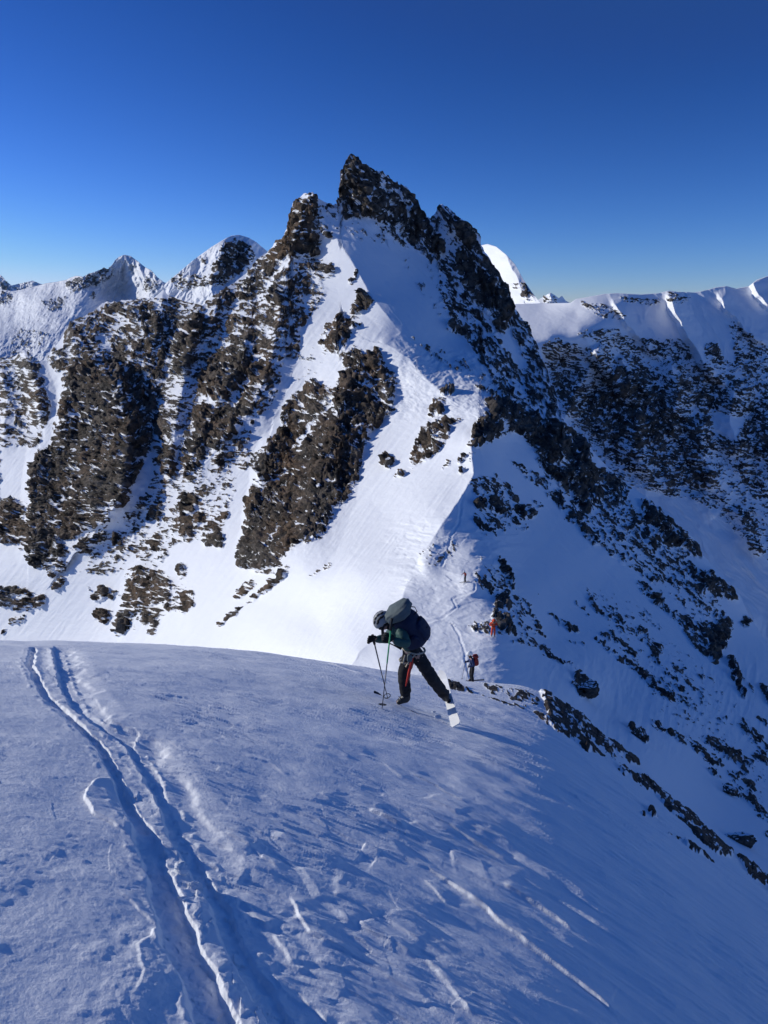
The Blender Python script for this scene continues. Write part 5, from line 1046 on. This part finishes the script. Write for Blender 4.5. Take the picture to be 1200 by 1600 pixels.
def other(px, py, yaw, s, arm, label, top, leg, helm, packc, who, skim='boot', lean=.25, packlabel=None):
    g = ground(px, py, False) + Vector((0, 0, .04)); d, P = standing(g, yaw, s, arm, lean)
    o = person(d, label, top, leg, helm, s=s, bulk=1.1)
    ring('waist_belt', P(0, .02, 1.02), P(1, 0, 0) - P(0, 0, 0), P(0, 1, 0) - P(0, 0, 0), .19, .16, .02, M['beige'] if who == 'near' else M['black'], o)
    if packc: backpack(P(0, -.19 + lean * .2, 1.50), P(0, -.17, 1.0), P(0, -1, .2) - P(0, 0, 0), packlabel, packc, packc, w=.32 * s, d=.24 * s)
    for sx, q in ((-1, 'left'), (1, 'right')):
        tl = P(sx * .15, -.72, .0); tp = P(sx * .15, .95, .0)
        if True:
            ski(tl, tp, Vector((0, 0, 1)), 'ski under the %s foot of the %s' % (q, who), .11 * s, m=skim)
    if arm != 'folded':
        for q, sx in (('left', -1), ('right', 1)):
            h = d['ha' + q[0]]; tp = h + (P(sx * .12, .12 if arm == 'poles' else .25, -1.06) - P(0, 0, 0))
            pole(h + (h - tp).normalized() * .08, tp, 'thin dark ski pole in the %s hand of the %s' % (q, who), r=.011)
    return o
S2 = ground(738, 1066, False); print('skier stations', y1, S2, ground(770, 994, False), ground(728, 908, False))
def fit(px, py, npx):  # height so the figure spans npx of the 1600 px frame
    g = ground(px, py, False); dpt = g.y * CT - g.z * ST; return npx / FPX * dpt / 1.83
other(738, 1066, math.radians(100), fit(738, 1066, 54), 'poles', 'upright skier in blue jacket, black trousers and white helmet below the near slope', M['blue'], M['black'], M['white'], 'maroon', 'skier in the blue jacket', packlabel='dark red backpack on the skier in the blue jacket')
other(771, 994, math.radians(178), fit(771, 994, 31), 'folded', 'skier dressed all in orange-red beside dark rocks on the ridge', M['orange'], M['orange'], M['orange'], 'maroon', 'skier in orange-red', 'topsheet', packlabel='dark red backpack on the skier in orange-red')
other(727, 908, math.radians(110), fit(727, 908, 19.5), 'wide', 'tiny farthest skier in dark red jacket and white helmet above the snow shelf', M['maroon'], M['black'], M['white'], None, 'farthest skier')

# ================================================================== LOOSE ROCKS AND SNOW LUMPS
def rock_mat(name, a, b_, sc):
    m = bpy.data.materials.new(name); t, b = nodes(m); N = t.nodes.new; L = t.links.new
    tc = N('ShaderNodeTexCoord'); n = N('ShaderNodeTexNoise'); n.inputs['Scale'].default_value = sc; n.inputs['Detail'].default_value = 8; L(tc.outputs['Object'], n.inputs['Vector'])
    cr = N('ShaderNodeValToRGB'); cr.color_ramp.elements[0].position = .35; cr.color_ramp.elements[0].color = (*b_, 1); cr.color_ramp.elements[1].position = .7; cr.color_ramp.elements[1].color = (*a, 1)
    L(n.outputs['Fac'], cr.inputs['Fac'])
    ge = N('ShaderNodeNewGeometry'); sx = N('ShaderNodeSeparateXYZ'); L(ge.outputs['Normal'], sx.inputs[0])
    ad = N('ShaderNodeMath'); ad.operation = 'MULTIPLY_ADD'; L(n.outputs['Fac'], ad.inputs[0]); ad.inputs[1].default_value = .8; L(sx.outputs['Z'], ad.inputs[2])
    mr = N('ShaderNodeMapRange'); mr.inputs['From Min'].default_value = 1.22; mr.inputs['From Max'].default_value = 1.28; L(ad.outputs[0], mr.inputs['Value'])
    mx = N('ShaderNodeMix'); mx.data_type = 'RGBA'; L(mr.outputs[0], mx.inputs['Factor']); L(cr.outputs['Color'], mx.inputs['A']); mx.inputs['B'].default_value = (.84, .86, .88, 1)
    L(mx.outputs['Result'], b.inputs['Base Color']); b.inputs['Roughness'].default_value = .85
    bp = N('ShaderNodeBump'); bp.inputs['Distance'].default_value = .5 / sc; bp.inputs['Strength'].default_value = .8; L(n.outputs['Fac'], bp.inputs['Height']); L(bp.outputs[0], b.inputs['Normal'])
    return m
MR = rock_mat('loose_rock', (.115, .095, .075), (.022, .021, .02), 3.0)
def boulder(px, py, wpx, hpx, near, label, seed, m=MR, name='boulder', cat='boulder', group=None, flat=.8, lift=.15, deep=1.0):
    g = ground(px, py, near); dpt = g.y * CT - g.z * ST; w_ = wpx / FPX * dpt; h_ = hpx / FPX * dpt
    rr = random.Random(seed); bm = bmesh.new(); bmesh.ops.create_icosphere(bm, subdivisions=4, radius=1)
    pl = [(Vector((rr.gauss(0, 1), rr.gauss(0, 1), rr.gauss(0, .8))).normalized(), rr.uniform(.32, .72)) for _ in range(12)]
    for v in bm.verts:
        p = v.co.copy()
        for n_, d_ in pl:
            e_ = p.dot(n_) - d_
            if e_ > 0: p -= n_ * e_ * .93
        p *= 1 + .05 * math.sin(p.x * 13 + seed) * math.sin(p.z * 17) + .03 * math.sin(p.y * 31 + p.z * 23)
        v.co = Vector((p.x * w_ * .62, p.y * w_ * .5 * deep, p.z * h_ * .62))
    o = from_bm(name, bm, m, None, smooth=False); o.location = g + Vector((0, 0, h_ * lift)); o.rotation_euler.z = rr.uniform(-.4, .4)
    put(o, label, cat, group); return o
boulder(1160, 1316, 46, 30, False, 'large dark boulder alone on the shaded snow right of the long rock band', 3)
boulder(607, 724, 17, 17, False, 'round brown boulder on the sunlit snow just right of the big cliff', 5)
boulder(625, 743, 13, 11, False, 'small grey boulder lower right of the round brown boulder on sunlit snow', 8)
boulder(190, 980, 24, 24, False, 'grey boulder on sunlit snow just above the near slope brow at left', 11)
boulder(1143, 1237, 28, 16, False, 'oval dark rock on the shaded flank above the large boulder', 14)
boulder(655, 1062, 20, 13, False, 'brown rock seen behind the legs of the bent-over skier', 17)
boulder(914, 1078, 34, 36, False, 'jagged dark outcrop at the end of the fluted snow bank', 21)
boulder(780, 945, 20, 14, False, 'dark rock on the ridge edge above the skier in orange-red', 23)
boulder(996, 1148, 26, 22, False, 'long dark rock right of the fluted snow bank', 29, deep=1.4)
SN = terrain_material('snow_lump', 12., .3, .3, grain=(60., .01, .6))
MS = mat('packed_snow', (.80, .82, .85), .8, bump=.6, scale=40)
for i, (px_, py_, w_, h_, lb) in enumerate([(685, 1120, 12, 9, 'biggest snow lump kicked up beside the trailing ski'), (678, 1112, 7, 5, 'small snow lump up-left of the biggest one by the trailing ski'), (692, 1127, 6, 5, 'small snow lump right of the biggest one by the trailing ski'),
                                            (284, 1362, 34, 22, 'broken snow block lying between the two ski tracks, smooth upper one'), (304, 1384, 30, 20, 'broken snow block between the two ski tracks, crumbly lower one'), (286, 1404, 16, 10, 'small snow crumb below the broken blocks in the ski tracks')]):
    boulder(px_, py_, w_, h_, True, lb, 40 + i, MS, 'snow_lump', 'snow lump', 'loose snow lumps', lift=.05)
